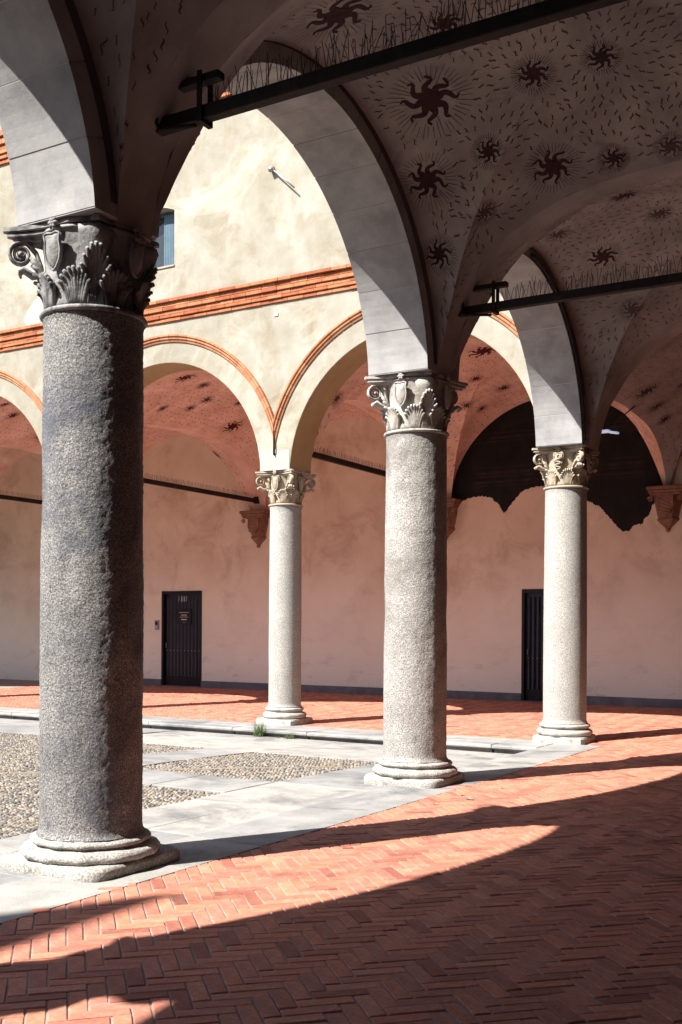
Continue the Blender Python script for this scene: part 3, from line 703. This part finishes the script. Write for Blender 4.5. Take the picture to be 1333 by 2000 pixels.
def paint_suns(b,webs,suns,m,mf,seed=0,dense=.105,flame=True):
    for (u,n,r) in suns:
        for side,ob in webs.items():
            if b.inside(u,n,side):
                V,F=sun_fig(r); V=np.array(V); P3=b.conform(u,n,V[:,:2],.006,random.uniform(0,PI)); P3[:,2]-=V[:,2]
                o=MB().add(P3.tolist(),F).build('painted_sun',m if (r>.16 or random.random()<.4) else mf,ob); break
    if not flame: return
    rr=random.Random(seed)
    for side,ob in webs.items():
        V=[];F=[]
        if side in'we': U0,U1=(b.uc-b.hu,b.uc) if side=='w' else (b.uc,b.uc+b.hu); N0,N1=b.nc-b.hn,b.nc+b.hn
        else: N0,N1=(b.nc-b.hn,b.nc) if side=='s' else (b.nc,b.nc+b.hn); U0,U1=b.uc-b.hu,b.uc+b.hu
        u=U0; cells=[]
        while u<U1:
            n=N0
            while n<N1:
                e=.02; gu=float(b.z(u+e,n)-b.z(u-e,n))/(2*e); gn=float(b.z(u,n+e)-b.z(u,n-e))/(2*e); g=math.hypot(gu,gn)
                k=max(1,min(7,int(round(math.sqrt(1+g*g)))))
                for q in range(k):
                    uu,nn=u+rr.uniform(-.5,.5)*dense*.55,n+rr.uniform(-.5,.5)*dense*.55
                    if k>1: 
                        uu+= (q-(k-1)/2)*dense/k*abs(gu)/max(g,1e-6)*(1 if gu>0 else -1); nn+=(q-(k-1)/2)*dense/k*abs(gn)/max(g,1e-6)*(1 if gn>0 else -1)
                    if b.inside(uu,nn,side): cells.append((uu,nn))
                n+=dense
            u+=dense
        for (uu,nn) in cells:
            best=9;dd=(0,1)
            z0=float(b.z(uu,nn)); 
            for (su,sn,r) in suns:
                dz=z0-float(b.z(su,sn)); D=math.sqrt((uu-su)**2+(nn-sn)**2+dz*dz)
                if D<best: best=D; dd=(uu-su,nn-sn,dz); br=r
            if best<br*1.55: continue
            # direction towards nearest sun in the surface frame
            e=.03; gu=float(b.z(uu+e,nn)-b.z(uu-e,nn))/(2*e); gn=float(b.z(uu,nn+e)-b.z(uu,nn-e))/(2*e); g=math.hypot(gu,gn)
            if g<1e-3: d=(1.,0.)
            else: d=(gu/g,gn/g)
            px=-d[1]*dd[0]+d[0]*dd[1]; py=(d[0]*dd[0]+d[1]*dd[1])*math.sqrt(1+g*g)
            w=math.atan2(py,px)+rr.gauss(0,.12); L_=rr.uniform(.024,.038); wd=rr.uniform(.0045,.008)
            fig=[];s=rr.choice((-1,1))
            for i in range(5):
                t=-1+i*.5; x_=t*L_; y_=s*.010*math.sin(t*PI); ww=wd*(1.1-abs(t)*.6); fig+= [(x_,y_+ww),(x_,y_-ww)]
            P3=b.conform(uu,nn,fig,.005,w); bb=len(V); V+=P3.tolist()
            F+=[(bb+2*i,bb+2*i+1,bb+2*i+3,bb+2*i+2) for i in range(4)]
        if V: tag(MB().add(V,F).build('painted_flames',mf,ob),kind='stuff')
TK={0:.87,1:.9,2:.87,3:1.0,4:1.07}     # transverse arch heights at successive column lines
CN_=[-9.3,-4.45,.45,5.35,10.17,15.25]
bays=[]
def make_bay(label,b,m,suns,sides='wesn',flame=None,seed=0,mp='paint',band=None):
    v=thing('vault',label,'vault',(0,0,0),'painted cross vaults over the walkways')
    webs={s:b.web(s,m,v) for s in'wesn'}
    paint_suns(b,{k:w for k,w in webs.items() if k in sides},suns,mp,'flame',seed,flame=bool(flame),dense=flame or .1)
    return v
def std_suns(b,r=.2):
    L=[(0,0,r*1.5)]
    for a,c,s in((-.78,0,1.25),(.78,0,1.25),(0,-.62,1.2),(0,.62,1.2),(.5,.5,.9),(-.5,.5,.9),(.5,-.5,.9),(-.5,-.5,.9),(.3,.3,.8),(-.3,.3,.8),(.3,-.3,.8),(-.3,-.3,.8),(.4,0,.8),(-.45,0,.8),(.75,.75,.7),(-.75,.75,.7),(.75,-.75,.7),(-.75,-.75,.7),(.3,.72,.7),(-.3,.72,.7),(.3,-.72,.7),(-.3,-.72,.7)):
        L.append((b.uc+a*b.hu,b.nc+c*b.hn,r*s))
    return L
HB=.17
TF=[.9,.9,.9,.87,1.0,1.07]
def bayA(i,label,suns=None,sides='',flame=None):
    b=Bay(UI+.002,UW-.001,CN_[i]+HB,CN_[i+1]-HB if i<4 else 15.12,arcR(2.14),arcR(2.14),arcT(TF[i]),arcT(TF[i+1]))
    make_bay(label,b,'vaultA',suns if suns is not None else std_suns(b),sides,flame,seed=i); return b
S4=[(-3.9,12.9,.2)]
bA4=bayA(4,'painted cross vault in front of the corner column, second from the camera',[(-4.05,13.55,.2),(-4.35,12.66,.13),(-3.21,13.07,.13),(-4.3,11.5,.18),(-1.69,12.8,.3),(-2.9,14.6,.2),(-3.9,14.4,.13),(-2.2,14.2,.13),(-1.7,14.6,.16),(-3.4,12.2,.15),(-2.5,11.2,.2)],'wns',.11)
bA3=bayA(3,'painted cross vault with wavy suns above the walkway between the two nearest granite columns',[(-4.16,8.63,.27),(-4.47,9.23,.2),(-4.55,9.67,.14),(-3.84,9.22,.12),(-3.25,8.80,.14),(-3.38,9.69,.19),(-2.84,9.82,.11),(-2.68,8.89,.13),(-2.33,9.85,.11),(-4.04,9.62,.1),(-4.26,7.17,.27),(-3.71,7.97,.15),(-4.3,6.2,.2),(-1.69,7.76,.3)],'wn',.092)
bA2=bayA(2,'dark painted cross vault at the upper left, nearest to the camera',None,'wn',.12)
bayA(1,'painted cross vault directly above and behind the viewpoint',None,''); bayA(0,'painted cross vault at the rear end of the walkway',None,'')
# bands that close the vault between bays
def tband(k,n0,n1,name='transverse_band'):
    f=arcT(TF[k]); V=[];F=[]
    xs=np.sin(np.linspace(-PI/2,PI/2,49)); uc=(UI+UW)/2; hu=(UW-UI)/2
    for x in xs: z=float(f(x)); V+=[(uc+x*hu,n0,z),(uc+x*hu,n1,z)]
    F=[(2*i,2*i+2,2*i+3,2*i+1) for i in range(48)]
    return V,F
tb=thing('transverse_arches','plastered transverse arch bands crossing the walkway from each column','arch',(0,0,0))
for k in range(1,6):
    n0=CN_[k]-HB-.001; n1=CN_[k]+HB+.001
    if k==5: n0=15.12-.001; n1=NI+.002
    V,F=tband(k,n0,n1); MB().add(V,F,True).build('arch_band','vaultA',tb)
# far walkway vaults
BU=[-4.98,-10.06,-15.04,-20.02,-25.0]
lab=['painted pink cross vault behind the arch next to the corner column','painted pink cross vault seen through the middle arch of the far arcade','painted cross vault behind the leftmost visible far arch','painted cross vault of the far walkway beyond the left edge']
for i in range(4):
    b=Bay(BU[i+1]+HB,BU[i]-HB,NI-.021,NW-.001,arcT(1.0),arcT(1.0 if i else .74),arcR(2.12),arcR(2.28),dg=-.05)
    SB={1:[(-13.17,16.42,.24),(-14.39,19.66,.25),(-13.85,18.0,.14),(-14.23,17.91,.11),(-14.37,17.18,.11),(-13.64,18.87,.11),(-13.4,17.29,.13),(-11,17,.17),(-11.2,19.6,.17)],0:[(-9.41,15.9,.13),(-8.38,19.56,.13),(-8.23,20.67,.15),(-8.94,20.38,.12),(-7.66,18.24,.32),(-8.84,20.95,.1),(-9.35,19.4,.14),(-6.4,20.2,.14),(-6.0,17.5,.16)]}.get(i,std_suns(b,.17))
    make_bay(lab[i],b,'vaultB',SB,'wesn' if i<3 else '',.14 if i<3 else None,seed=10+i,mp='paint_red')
bc=Bay(-5.149,UW-.001,NI,NW-.001,arcT(.74),arcT(.9),arcT(1.07),arcT(1.1))
make_bay('painted cross vault over the corner where both walkways meet',bc,'vaultA',[(-4.75,18.5,.22),(-4.85,19.6,.16),(-4.9,20.4,.13),(-4.3,19.3,.15),(-3.6,17.2,.2),(-3.9,20.6,.15),(-1.9,18.6,.32),(-4.95,17.2,.14),(-3.2,18.6,.2),(-2.2,20.4,.2),(-2.5,16.6,.2)],'wesn',.12,seed=30)
V=[];F=[]
for i in range(1,4):
    f=arcT(1.0 if i else .74); xs=np.sin(np.linspace(-PI/2,PI/2,41)); nc=(NI+NW)/2; hn=(NW-NI)/2; V=[]
    for x in xs: z=float(f(x)); V+=[(BU[i]-HB-.001,nc+x*hn,z),(BU[i]+HB+.001,nc+x*hn,z)]
    MB().add(V,[(2*k,2*k+1,2*k+3,2*k+2) for k in range(40)],True).build('arch_band','vaultB' if i else 'vaultA',tb)
# ================================================================= COLUMNS
def leaf_mb(rb,h,hw,lobes,out,k=1.,stem=.0):
    """palmette leaf of curved tapering lobes laid on the bell; leaf centred on local +X"""
    mb=MB(); m=lobes//2
    for j in range(-m,m+1):
        a=j/m*1.15; zt=h*(.42+.58*math.cos(a)) ; xt=hw*math.sin(a)*1.05; xb=j*hw*.10
        pts=[];R=[]
        for i in range(8):
            t=i/7; x=xb+(xt-xb)*t**1.7; z=stem+ (zt-stem*0)*t**.85 if j else stem+zt*t
            off=.006+out*t**3.2; zz=z-(.35*out*max(0,t-.8)/.2)
            r=rb(zz)+off; w=x/r; pts.append((r*math.cos(w),r*math.sin(w),zz)); R.append((.011+.017*math.sin(PI*(.12+.80*t)))*k*(h/.26)**.5)
        mb.tube(pts,R,6)
    return mb
def volute_mb(H,rv=.082,rc=.49,st=.30,turns=2.4,wid=2.6):
    """scroll in the XZ plane (corner along +X) carried by a curved stalk"""
    cz=H-.075-rv-.012; pts=[(st,0,H-.36),(st+.02,0,H-.24),(st+.055,0,H-.15),(st+.11,0,H-.088),(rc-.03,0,cz+rv+.004)]
    R=[.010,.014,.016,.016,.015]
    K=int(turns*16)
    for k in range(K+1):
        t=k/K; w=PI/2-2*PI*turns*t; r=rv*(1-.86*t**.85); pts.append((rc+r*math.cos(w),0,cz+r*math.sin(w))); R.append(.0145*(1-.45*t))
    mb=MB().tube(pts,R,6,flat=(wid,1.),up=(0,1,0))
    mb.tube([(rc,-.034,cz),(rc,.034,cz)],.016,8)
    return mb
def support_mb(rb,H):
    """curled leaf that carries the scroll"""
    mb=MB()
    for y,s in((0,1.25),(-.03,.9),(.03,.9)):
        mb.tube([(rb(.18)+.01,y*.7,.16),(rb(.3)+.02,y,.26),(.40,y*1.1,H-.30),(.455,y*1.2,H-.265),(.485,y*1.2,H-.285),(.475,y,H-.31)],[.016*s,.022*s,.022*s,.02*s,.016*s,.008],6)
    return mb
def abacus_mb(H,c=.43,dip=.085,h=.085,brk=False):
    def outline(s):
        P=[]
        for q in range(4):
            for k in range(9):
                t=-1+2*k/8*.999; x=c*s*1.0*t*.93; y=-(c*s-dip*(1-t*t)); w=q*PI/2
                X_,Y_=x*math.cos(w)-y*math.sin(w),x*math.sin(w)+y*math.cos(w)
                if brk:
                    d=abs(math.atan2(Y_,X_)+PI/4)
                    if brk==2: d=min(d,abs(math.atan2(Y_,X_)-PI/4)*1.25)
                    f_=1-.30*max(0,1-d/.42)**.6*(1+.18*math.sin(k*2.3+s*40)); X_*=f_;Y_*=f_
                P.append((X_,Y_))
        return P
    prof=[(H-h,.90),(H-h+.02,.93),(H-h+.026,.985),(H-h+.045,.985),(H-h+.05,.96),(H-h+.058,1.03),(H,1.03)]
    v=[];n=36
    for z,s in prof: v+=[(x,y,z) for x,y in outline(s)]
    f=[(i*n+k,i*n+(k+1)%n,(i+1)*n+(k+1)%n,(i+1)*n+k) for i in range(len(prof)-1) for k in range(n)]
    f+=[tuple(range(n))[::-1],tuple((len(prof)-1)*n+k for k in range(n))]
    return MB().add(v,f)
def shield_mb(w=.15,h=.25):
    """convex heraldic shield with a raised rim, facing +X, origin at its top centre"""
    out=[(-.5,0),(-.28,.03),(0,0),(.28,.03),(.5,0),(.44,-.2),(.5,-.45),(.42,-.7),(.2,-.9),(0,-1),(-.2,-.9),(-.42,-.7),(-.5,-.45),(-.44,-.2)]
    n=len(out); v=[(0.,a*w,b*h) for a,b in out]+[(.022,a*w*.97,b*h) for a,b in out]+[(.034,a*w*.7,-.45*h+(b+.45)*h*.75) for a,b in out]+[(.05,0,-.42*h)]
    f=[(k,(k+1)%n,n+(k+1)%n,n+k) for k in range(n)]+[(n+k,n+(k+1)%n,2*n+(k+1)%n,2*n+k) for k in range(n)]+[(2*n+k,2*n+(k+1)%n,3*n) for k in range(n)]
    mb=MB().add(v,f,True)
    mb.tube([(.026,a*w*1.03,b*h) for a,b in out]+[(.026,out[0][0]*w*1.03,0)],.008,5)
    return mb
def serpent_mb(w=.11,h=.22):
    pts=[];R=[]
    for k in range(40):
        t=k/39; pts.append((.052,math.sin(t*PI*5.4)*w*.36*(1-.25*t),-.045-h*.78*t)); R.append(.012*(1-.65*t)+.002)
    mb=MB().tube(pts,R,6); mb.tube([(.055,0,-.045),(.062,.012,-.02),(.06,.03,-.028)],[.014,.018,.006],6)
    mb.tube([(.055,-.012,-.012),(.06,-.03,.004)],[.012,.005],6)
    return mb
def flower_mb(r=.03):
    mb=MB()
    for k in range(6):
        w=2*PI*k/6; mb.tube([(.0,0,0),(.012,math.cos(w)*r*.6,math.sin(w)*r*.6),(.004,math.cos(w)*r,math.sin(w)*r)],[r*.3,r*.36,r*.15],6)
    mb.tube([(0,0,0),(.02,0,0)],[r*.35,r*.2],8); return mb
def column(name,label,loc,rbot,rtop,hs,ha,htop,mshaft,mcap,mbase,plin=.45,rough=.004,style='shield',detail=True,broken=False,group=None,seed=0,seg=(88,110)):
    x,y=loc; z0=float(floorz(y)); t=thing(name,label,'column',(x,y,z0),group)
    ha-=z0; htop-=z0; hs-=z0
    # base
    rr=random.Random(seed)
    def wear(amp,fq=3): return lambda w,z: amp*n3(fq*math.cos(w)*2,fq*math.sin(w)*2,z*9,seed)
    K=hs; pl=.34*K
    # plinth: worn square block
    pb=MB(); ang=48; prof=[(-.17,.985),(pl*.2,1.0),(pl*.75,1.0),(pl,.965)]
    v=[]
    for z,s in prof:
        for k in range(ang):
            w=2*PI*k/ang; c_,s_=math.cos(w),math.sin(w); p=9.; r=1/((abs(c_)**p+abs(s_)**p)**(1/p)); r=min(r,1.36)
            rad=plin*s*r*(1+.02*(rough/.004)*n3(c_*4,s_*4,z*12,seed)*.8); v.append((rad*c_,rad*s_,z+(.006*(rough/.004)*n3(c_*6,s_*6,2,seed) if z==pl else 0)))
    f=[(i*ang+k,i*ang+(k+1)%ang,(i+1)*ang+(k+1)%ang,(i+1)*ang+k) for i in range(3) for k in range(ang)]+[tuple(3*ang+k for k in range(ang))]
    pb.add(v,f,rough>.003).build('plinth',mbase,t)
    rt=min(plin*1.03,rbot*1.34); h1=pl; h2=K-.12*K
    prof=[(rt*.97,h1-.005)]
    for k in range(9):
        w=-PI/2+PI*k/8; prof.append((rt-.045+.05*math.cos(w)+.0,h1+.17*K*(1+math.sin(w))))
    zt=h1+.34*K; prof+=[(rt-.075,zt+.008),(rbot*1.10,zt+.05*K),(rbot*1.08,zt+.09*K)]
    for k in range(7):
        w=-PI/2+PI*k/6; prof.append((rbot*1.09+.028*math.cos(w),zt+.09*K+.09*K*(1+math.sin(w))))
    prof.append((rbot*1.0,K+.004))
    MB().lathe(prof,64,disp=wear(.011*rough/.004,4)).build('base_moulding',mbase,t)
    # shaft
    ns,nr=seg if detail else (32,8); v=[];f=[]; H_=ha-hs
    zs=[hs+H_*i/nr for i in range(nr+1)]
    r1=random.Random(seed+5); chips=[(r1.uniform(0,2*PI),r1.uniform(hs+.2,ha-.3),r1.uniform(.05,.14),r1.uniform(.003,.010)) for _ in range(26)]
    for z in zs:
        tt=(z-hs)/H_; r0=rbot+(rtop-rbot)*tt+.008*math.sin(PI*tt)*.8
        if z-hs<.05: r0+=.022*(1-(z-hs)/.05)**2
        if ha-z<.05: r0+=.012*(1-(ha-z)/.05)
        for k in range(ns):
            w=2*PI*k/ns; d=0
            if detail:
                d=rough*.6*(.4*n3(9*math.cos(w),9*math.sin(w),z*7,seed)+.5*n3(23*math.cos(w),23*math.sin(w),z*21,seed+3)+.6*rr.uniform(-1,1))
                for cw,cz_,cs,cd in chips:
                    dw=(w-cw+PI)%(2*PI)-PI
                    if abs(dw)<.6 and abs(z-cz_)<cs*2.5:
                        q=(dw*r0)**2/(cs*.6)**2+(z-cz_)**2/(cs*1.6)**2
                        if q<4: d-=cd*math.exp(-q)*(rough/.004)
            r=r0+d; v.append((r*math.cos(w),r*math.sin(w),z))
    f=[(i*ns+k,i*ns+(k+1)%ns,(i+1)*ns+(k+1)%ns,(i+1)*ns+k) for i in range(nr) for k in range(ns)]
    f.append(tuple(nr*ns+k for k in range(ns)))
    MB().add(v,f,True).build('shaft',mshaft,t)
    # capital
    H=htop-ha-.03; s=H/.57
    cap=MB(); rb=lambda z: rtop*.93+.02*(z/H)+.045*max(0,z/H)**4
    cap.lathe([(rb(H*i/14),ha+.03+H*i/14-.0*i) for i in range(14)]+[(rb(H*.96),ha+.03+H-.06)],48,disp=lambda w,z:.003*n3(8*math.cos(w),8*math.sin(w),z*14,seed))
    cp=cap.build('capital',mcap,t)
    MB().lathe([(rtop*.98,ha-.012),(rtop+.018,ha-.006),(rtop+.032,ha+.010),(rtop+.026,ha+.026),(rtop*.95,ha+.034)],56).build('astragal',mcap,t)
    zc=ha+.03
    if not detail:
        abacus_mb(H,c=.36).build('abacus',mcap,cp,(0,0,zc)); return t
    k=rtop/.335
    abacus_mb(H,c=.43*max(k,.88),brk=broken).build('abacus',mcap,cp,(0,0,zc))
    if broken is not None:
        lw=leaf_mb(rb,.26*s,.118*k,9,.055,k=.82).mesh('lower_leaf',M[mcap]); tw=leaf_mb(rb,.42*s,.10*k,9,.085,k=.66).mesh('upper_leaf',M[mcap]); 
        vo=volute_mb(H,rv=.082*s,rc=.49*max(k,.9),st=rb(H*.6)).mesh('volute',M[mcap]); su=support_mb(rb,H).mesh('scroll_leaf',M[mcap])
        sh=shield_mb(.135*k,.24*s).mesh('shield',M[mcap]); fb=flower_mb(.04).mesh('flower_boss',M[mcap])
        for q in range(8):
            w=PI/8+q*PI/4; link('leaf',lw,cp,(0,0,zc),(0,0,w))
        for q in range(4):
            w=PI/4+q*PI/2; link('leaf',tw,cp,(0,0,zc),(0,0,w))
            if not(broken and q==3) and not(broken==2 and q==0):
                vv=link('volute',vo,cp,(0,0,zc),(0,0,w)); vv.scale=(.84,1,1) if (broken and q==0) else (1,1,1); link('scroll_leaf',su,cp,(0,0,zc),(0,0,w))
            else:
                st=MB(); v=[];r2=random.Random(3)
                st.lathe([(.02,H-.30),(.07,H-.24),(.10,H-.16),(.12,H-.09),(.11,H-.05)],10,disp=lambda w_,z_:.03*n3(5*math.cos(w_),5*math.sin(w_),z_*30,2))
                st.build('broken_scroll',mcap,cp,(.30*math.cos(w),.30*math.sin(w),zc))
            w=q*PI/2
            rr_=rb(H*.55)+.05
            o=link('shield',sh,cp,(rr_*math.cos(w),rr_*math.sin(w),zc+H-.10),(0,.10,w))
            if style=='serpent': 
                serpent_mb(.15,.25).build('serpent','%s'%mcap,cp,(rr_*math.cos(w),rr_*math.sin(w),zc+H-.10),(0,.10,w))
            c2=.385*max(k,.88); link('flower_boss',fb,cp,(c2*math.cos(w),c2*math.sin(w),zc+H-.03),(0,0,w))
            if style!='shield':
                hv=volute_mb(H,rv=.05*s,rc=.10,st=.02,turns=1.8,wid=2.).mesh('helix',M[mcap])
                for sg in(-1,1):
                    o=link('helix',hv,cp,((rr_-.01)*math.cos(w),(rr_-.01)*math.sin(w),zc+.0),(0,0,w+sg*PI/2)); o.scale=(.55,1,1)
    return t
G='granite columns of the near arcade'
(ax,ay),(bx,by),(cx_,cy)=A_COLS
column('stone_column','massive rough dark granite column in the left foreground with a weathered capital',(ax,ay),.338,.326,.205,3.63,4.21,'granite_dark','cap_grey','base_stone',.455,.006,broken=2,seed=1,seg=(128,190))
column('stone_column','rough pale granite column in the middle with a chipped leafy white capital',(bx,by),.334,.318,.19,3.61,4.21,'granite_mid','cap_white','base_stone',.43,.005,broken=True,seed=2,seg=(112,150))
column('stone_column','smooth white corner column whose capital bears a carved serpent shield',(cx_,cy),.315,.300,.19,3.62,4.21,'granite_light','cap_cream','cap_white',.39,.0012,style='serpent',seed=3)
column('stone_column','slender white column of the far arcade with weeds at its foot',(-10.06,NB),.278,.268,.21,3.63,4.21,'granite_light','cap_cream','cap_white',.38,.0012,style='helix',seed=4)
column('stone_column','far arcade column hidden behind the left foreground column',(-15.04,NB),.278,.268,.21,3.63,4.21,'granite_light','cap_cream','cap_white',.38,.001,style='helix',seed=4,detail=False)
for u in(-20.02,-25.0): column('stone_column','far arcade column beyond the left edge of the view',(u,NB),.278,.268,.21,3.63,4.21,'granite_light','cap_cream','cap_white',.38,.001,detail=False,group='far arcade columns beyond the left edge')
for n in(.45,-4.45,-9.3): column('stone_column','granite column of the near arcade behind the viewpoint',(-5.09,n),.345,.33,.21,3.63,4.21,'granite_dark','cap_grey','base_stone',.45,.004,detail=False,group='near arcade columns behind the viewpoint')
# ================================================================= CORBELS
def corbel(u,label,h=.0):
    t=thing('wall_corbel',label,'corbel',(u,NW,0),'terracotta corbels under the vault springings')
    sl=MB()
    for z0,z1,w,d in((4.33,4.40,.36,.34),(4.27,4.328,.33,.31),(4.225,4.268,.31,.29)): sl.bbox((-w,-d,z0),(w,-.001,z1),.01)
    sl.build('top_slab','corbel',t)
    prof=[(4.225,.28,.27),(4.1,.27,.25),(3.95,.24,.21),(3.82,.21,.17),(3.78,.20,.16),(3.775,.22,.18),(3.74,.22,.18),(3.68,.16,.12),(3.60,.07,.06),(3.57,.045,.04)]
    v=[];f=[]
    for z,w,d in prof: v+=[(-w,-.001,z),(-w*.55,-d,z),(w*.55,-d,z),(w,-.001,z)]
    for i in range(len(prof)-1):
        for q in range(3): f.append((i*4+q,i*4+q+1,i*4+5+q,i*4+4+q))
    MB().add(v,f).build('body','corbel',t)
    MB().tube([(0,-.03,3.58),(0,-.03,3.54),(0,-.03,3.50)],[.04,.05,.02],8).build('knob','corbel',t)
    for s in(-1,1):
        vo=MB(); K=26
        vo.tube([(s*(.29+.055*(1-.8*k/K)*math.cos(k*.45)),-.27,4.15+.055*(1-.8*k/K)*math.sin(k*.45)) for k in range(K)],.012,5); vo.build('scroll','corbel',t)
    sh=MB(); sh.prism([(-.15,4.2),(.15,4.2),(.16,4.0),(.08,3.86),(0,3.82),(-.08,3.86),(-.16,4.0)],-.275,-.20,'y'); so_=sh.build('shield','corbel',t)
    for k in range(4): MB().tube([(-.13,-.277,4.15-k*.08),(.12,-.277,4.02-k*.055)],.012,5).build('bend_stripe','corbel',so_)
corbel(-15.04,'terracotta shield corbel on the pink wall left of the slender white column')
corbel(-9.98,'terracotta corbel mostly hidden behind the middle granite column')
corbel(-5.12,'dim corbel on the wall at the right edge beside the dark fresco')
corbel(-20.02,'terracotta corbel on the rear wall beyond the left edge of the view')
# ================================================================= TIE RODS
def wire_mesh(seed):
    r=random.Random(seed); mb=MB(); h=r.uniform(.12,.20)
    for s in(-1,1):
        a=s*r.uniform(.01,.05); b=r.uniform(-.03,.03)
        p=[(0,0,0),(a*.5,b*.4,h*.5),(a,b,h*r.uniform(.85,1.05))]
        mb.tube(p,.0027,3,cap=False)
    return mb.mesh('bird_spike',M['wire'])
WM=[wire_mesh(s) for s in range(7)]
def rodA(k,label,u0,zr,dense):
    n=CN_[k]; t=thing('tie_rod',label,'tie rod',(0,n,0),'iron tie rods with bird spikes')
    MB().bbox((UI-.3,-.04,zr-.045),(UW-.002,.04,zr+.042),.006).build('rod','iron',t)
    b=MB(); b.bbox((UI+.003,-.035,zr+.19),(UI+.70,.035,zr+.24),.005); b.build('upper_bar','iron',t)
    b=MB(); b.box((UI+.555,-.062,zr-.07),(UI+.59,-.05,zr+.25)); b.box((UI+.555,.05,zr-.07),(UI+.59,.062,zr+.25)); b.box((UI+.555,-.0499,zr-.07),(UI+.59,.0499,zr-.057)); b.build('stirrup','iron',t)
    b=MB(); b.tube([(UI+.24,-.07,zr+.24),(UI+.24,-.07,zr-.01),(UI+.27,-.08,zr-.06),(UI+.56,-.08,zr-.10)],.014,6); b.build('hook','iron',t)
    b=MB(); b.bbox((UI+.002,-.06,zr-.07),(UI+.16,.06,zr+.0),.01); b.build('socket','iron',t)
    u=UI+.66; st=MB(); c=0
    while u<UW-.1:
        link('bird_spike',random.choice(WM),t,(u,random.uniform(-.03,.03),zr+.042),(0,random.gauss(0,.12),random.uniform(0,2*PI)))
        u+=dense*random.uniform(.7,1.3)
rodA(3,'thick iron tie rod with bird spikes crossing the top of the view',0,4.82,.036)
rodA(4,'iron tie rod with bird spikes running right from the middle granite column',0,4.86,.040)
rodA(2,'iron tie rod of the bay behind the viewpoint',0,4.82,.12)
def rodB(u,label,dense=.045):
    t=thing('tie_rod',label,'tie rod',(u,0,0),'iron tie rods with bird spikes'); zr=4.655
    MB().box((-.04,NI-.3,zr-.05),(.04,NW-.03,zr+.045)).build('rod','iron',t)
    MB().bbox((-.07,NW-.16,zr-.07),(.07,NW-.002,zr+.10),.01).build('wall_socket','iron',t)
    MB().prism([(NI-.02,zr+.046),(NI+.42,zr+.046),(NI+.42,zr+.10),(NI+.2,zr+.2),(NI+.1,zr+.32),(NI+.02,zr+.32)],-.02,.02,'x').build('wedge','iron',t)
    sp=MB(); n=NI+.45
    while n<NW-.2:
        for s in(-1,1):
            a=random.uniform(-.03,.03); h=random.uniform(.10,.13)
            sp.tube([(s*.02,n,zr+.045),(s*.03+a,n+random.uniform(-.02,.02),zr+.045+h)],.0022,3,cap=False)
        n+=dense*random.uniform(.7,1.3)
    tag(sp.build('bird_spikes','wire',t),kind='stuff')
rodB(-10.06,'iron tie rod behind the slender white column in the far walkway')
rodB(-15.04,'iron tie rod in the far walkway right of the dark foreground column')
rodB(-20.02,'iron tie rod under the leftmost visible far arch')
# ================================================================= small things
lp=thing('floodlight','small pale floodlight on the dark vault corner right of the serpent capital','lamp',(-5.45,18.65,5.06))
MB().bbox((-.17,-.06,-.02),(.02,.04,.03),.008).build('housing','lampm',lp,rot=(0,.05,-.3)); MB().bbox((.03,-.05,-.03),(.20,.03,.01),.008).build('housing','lampm',lp,rot=(0,.22,-.3))
MB().tube([(0,0,.0),(.15,.02,.18),(.45,.05,.42)],.012,6).build('bracket','iron',lp)
def tuft(loc,label,n,h,spread,seed):
    r=random.Random(seed); mb=MB()
    for _ in range(n):
        a=r.uniform(0,2*PI); hh=h*r.uniform(.35,1); s=spread*r.uniform(.2,1); x0,y0=r.gauss(0,spread*.25),r.gauss(0,spread*.25); w=r.uniform(.003,.006)
        dx,dy=math.cos(a),math.sin(a); v=[];f=[]
        for i in range(5):
            t=i/4; ww=w*(1-t)**.6; x=x0+dx*s*t*t; y=y0+dy*s*t*t; z=hh*(t-.25*t*t*(s/spread)); v+=[(x-dy*ww,y+dx*ww,z),(x+dy*ww,y-dx*ww,z)]
        mb.add(v,[(2*i,2*i+1,2*i+3,2*i+2) for i in range(4)])
    tag(mb.build('weed_tuft','grass',None,loc),label,'weed')
tuft((-9.78,14.14,-.20),'taller tuft of green weeds against the kerb below the slender white column',110,.34,.15,1)
tuft((-9.18,14.10,-.20),'low scattered weed right of the taller tuft at the kerb',60,.10,.16,2)
tuft((-9.42,14.12,-.20),'tiny weed sprout between the two larger tufts at the kerb',18,.07,.06,3)
# dry leaves and sand crumbs on the bricks
def leafbit(u,n,s,seed,label):
    r=random.Random(seed); v=[];m=9
    for k in range(m): w=2*PI*k/m; rr=s*(1+.35*r.uniform(-1,1)); v.append((rr*math.cos(w)*1.5,rr*math.sin(w),.006+.012*abs(math.sin(w*1.0+seed))*r.random()))
    v.append((0,0,.004)); tag(MB().add(v,[(k,(k+1)%m,m) for k in range(m)]).build('dry_leaf','wet',None,(u,n,float(floorz(n))+.002),(0,0,r.uniform(0,3))),label,'leaf','dry leaves on the sunlit bricks')
for k,(u,n,s,l) in enumerate(((-4.05,9.35,.035,'largest of the brown dry leaves on the sunlit bricks before the middle column'),(-4.22,9.55,.02,'tiny dry leaf on the bricks just beyond the largest one'),(-4.2,8.9,.018,'tiny dry leaf on the bricks nearest the camera'),(-4.05,10.2,.02,'tiny dry leaf on the bricks beside the plinth of the middle column'))): leafbit(u,n,s,k,l)
print('objects',len(bpy.data.objects))
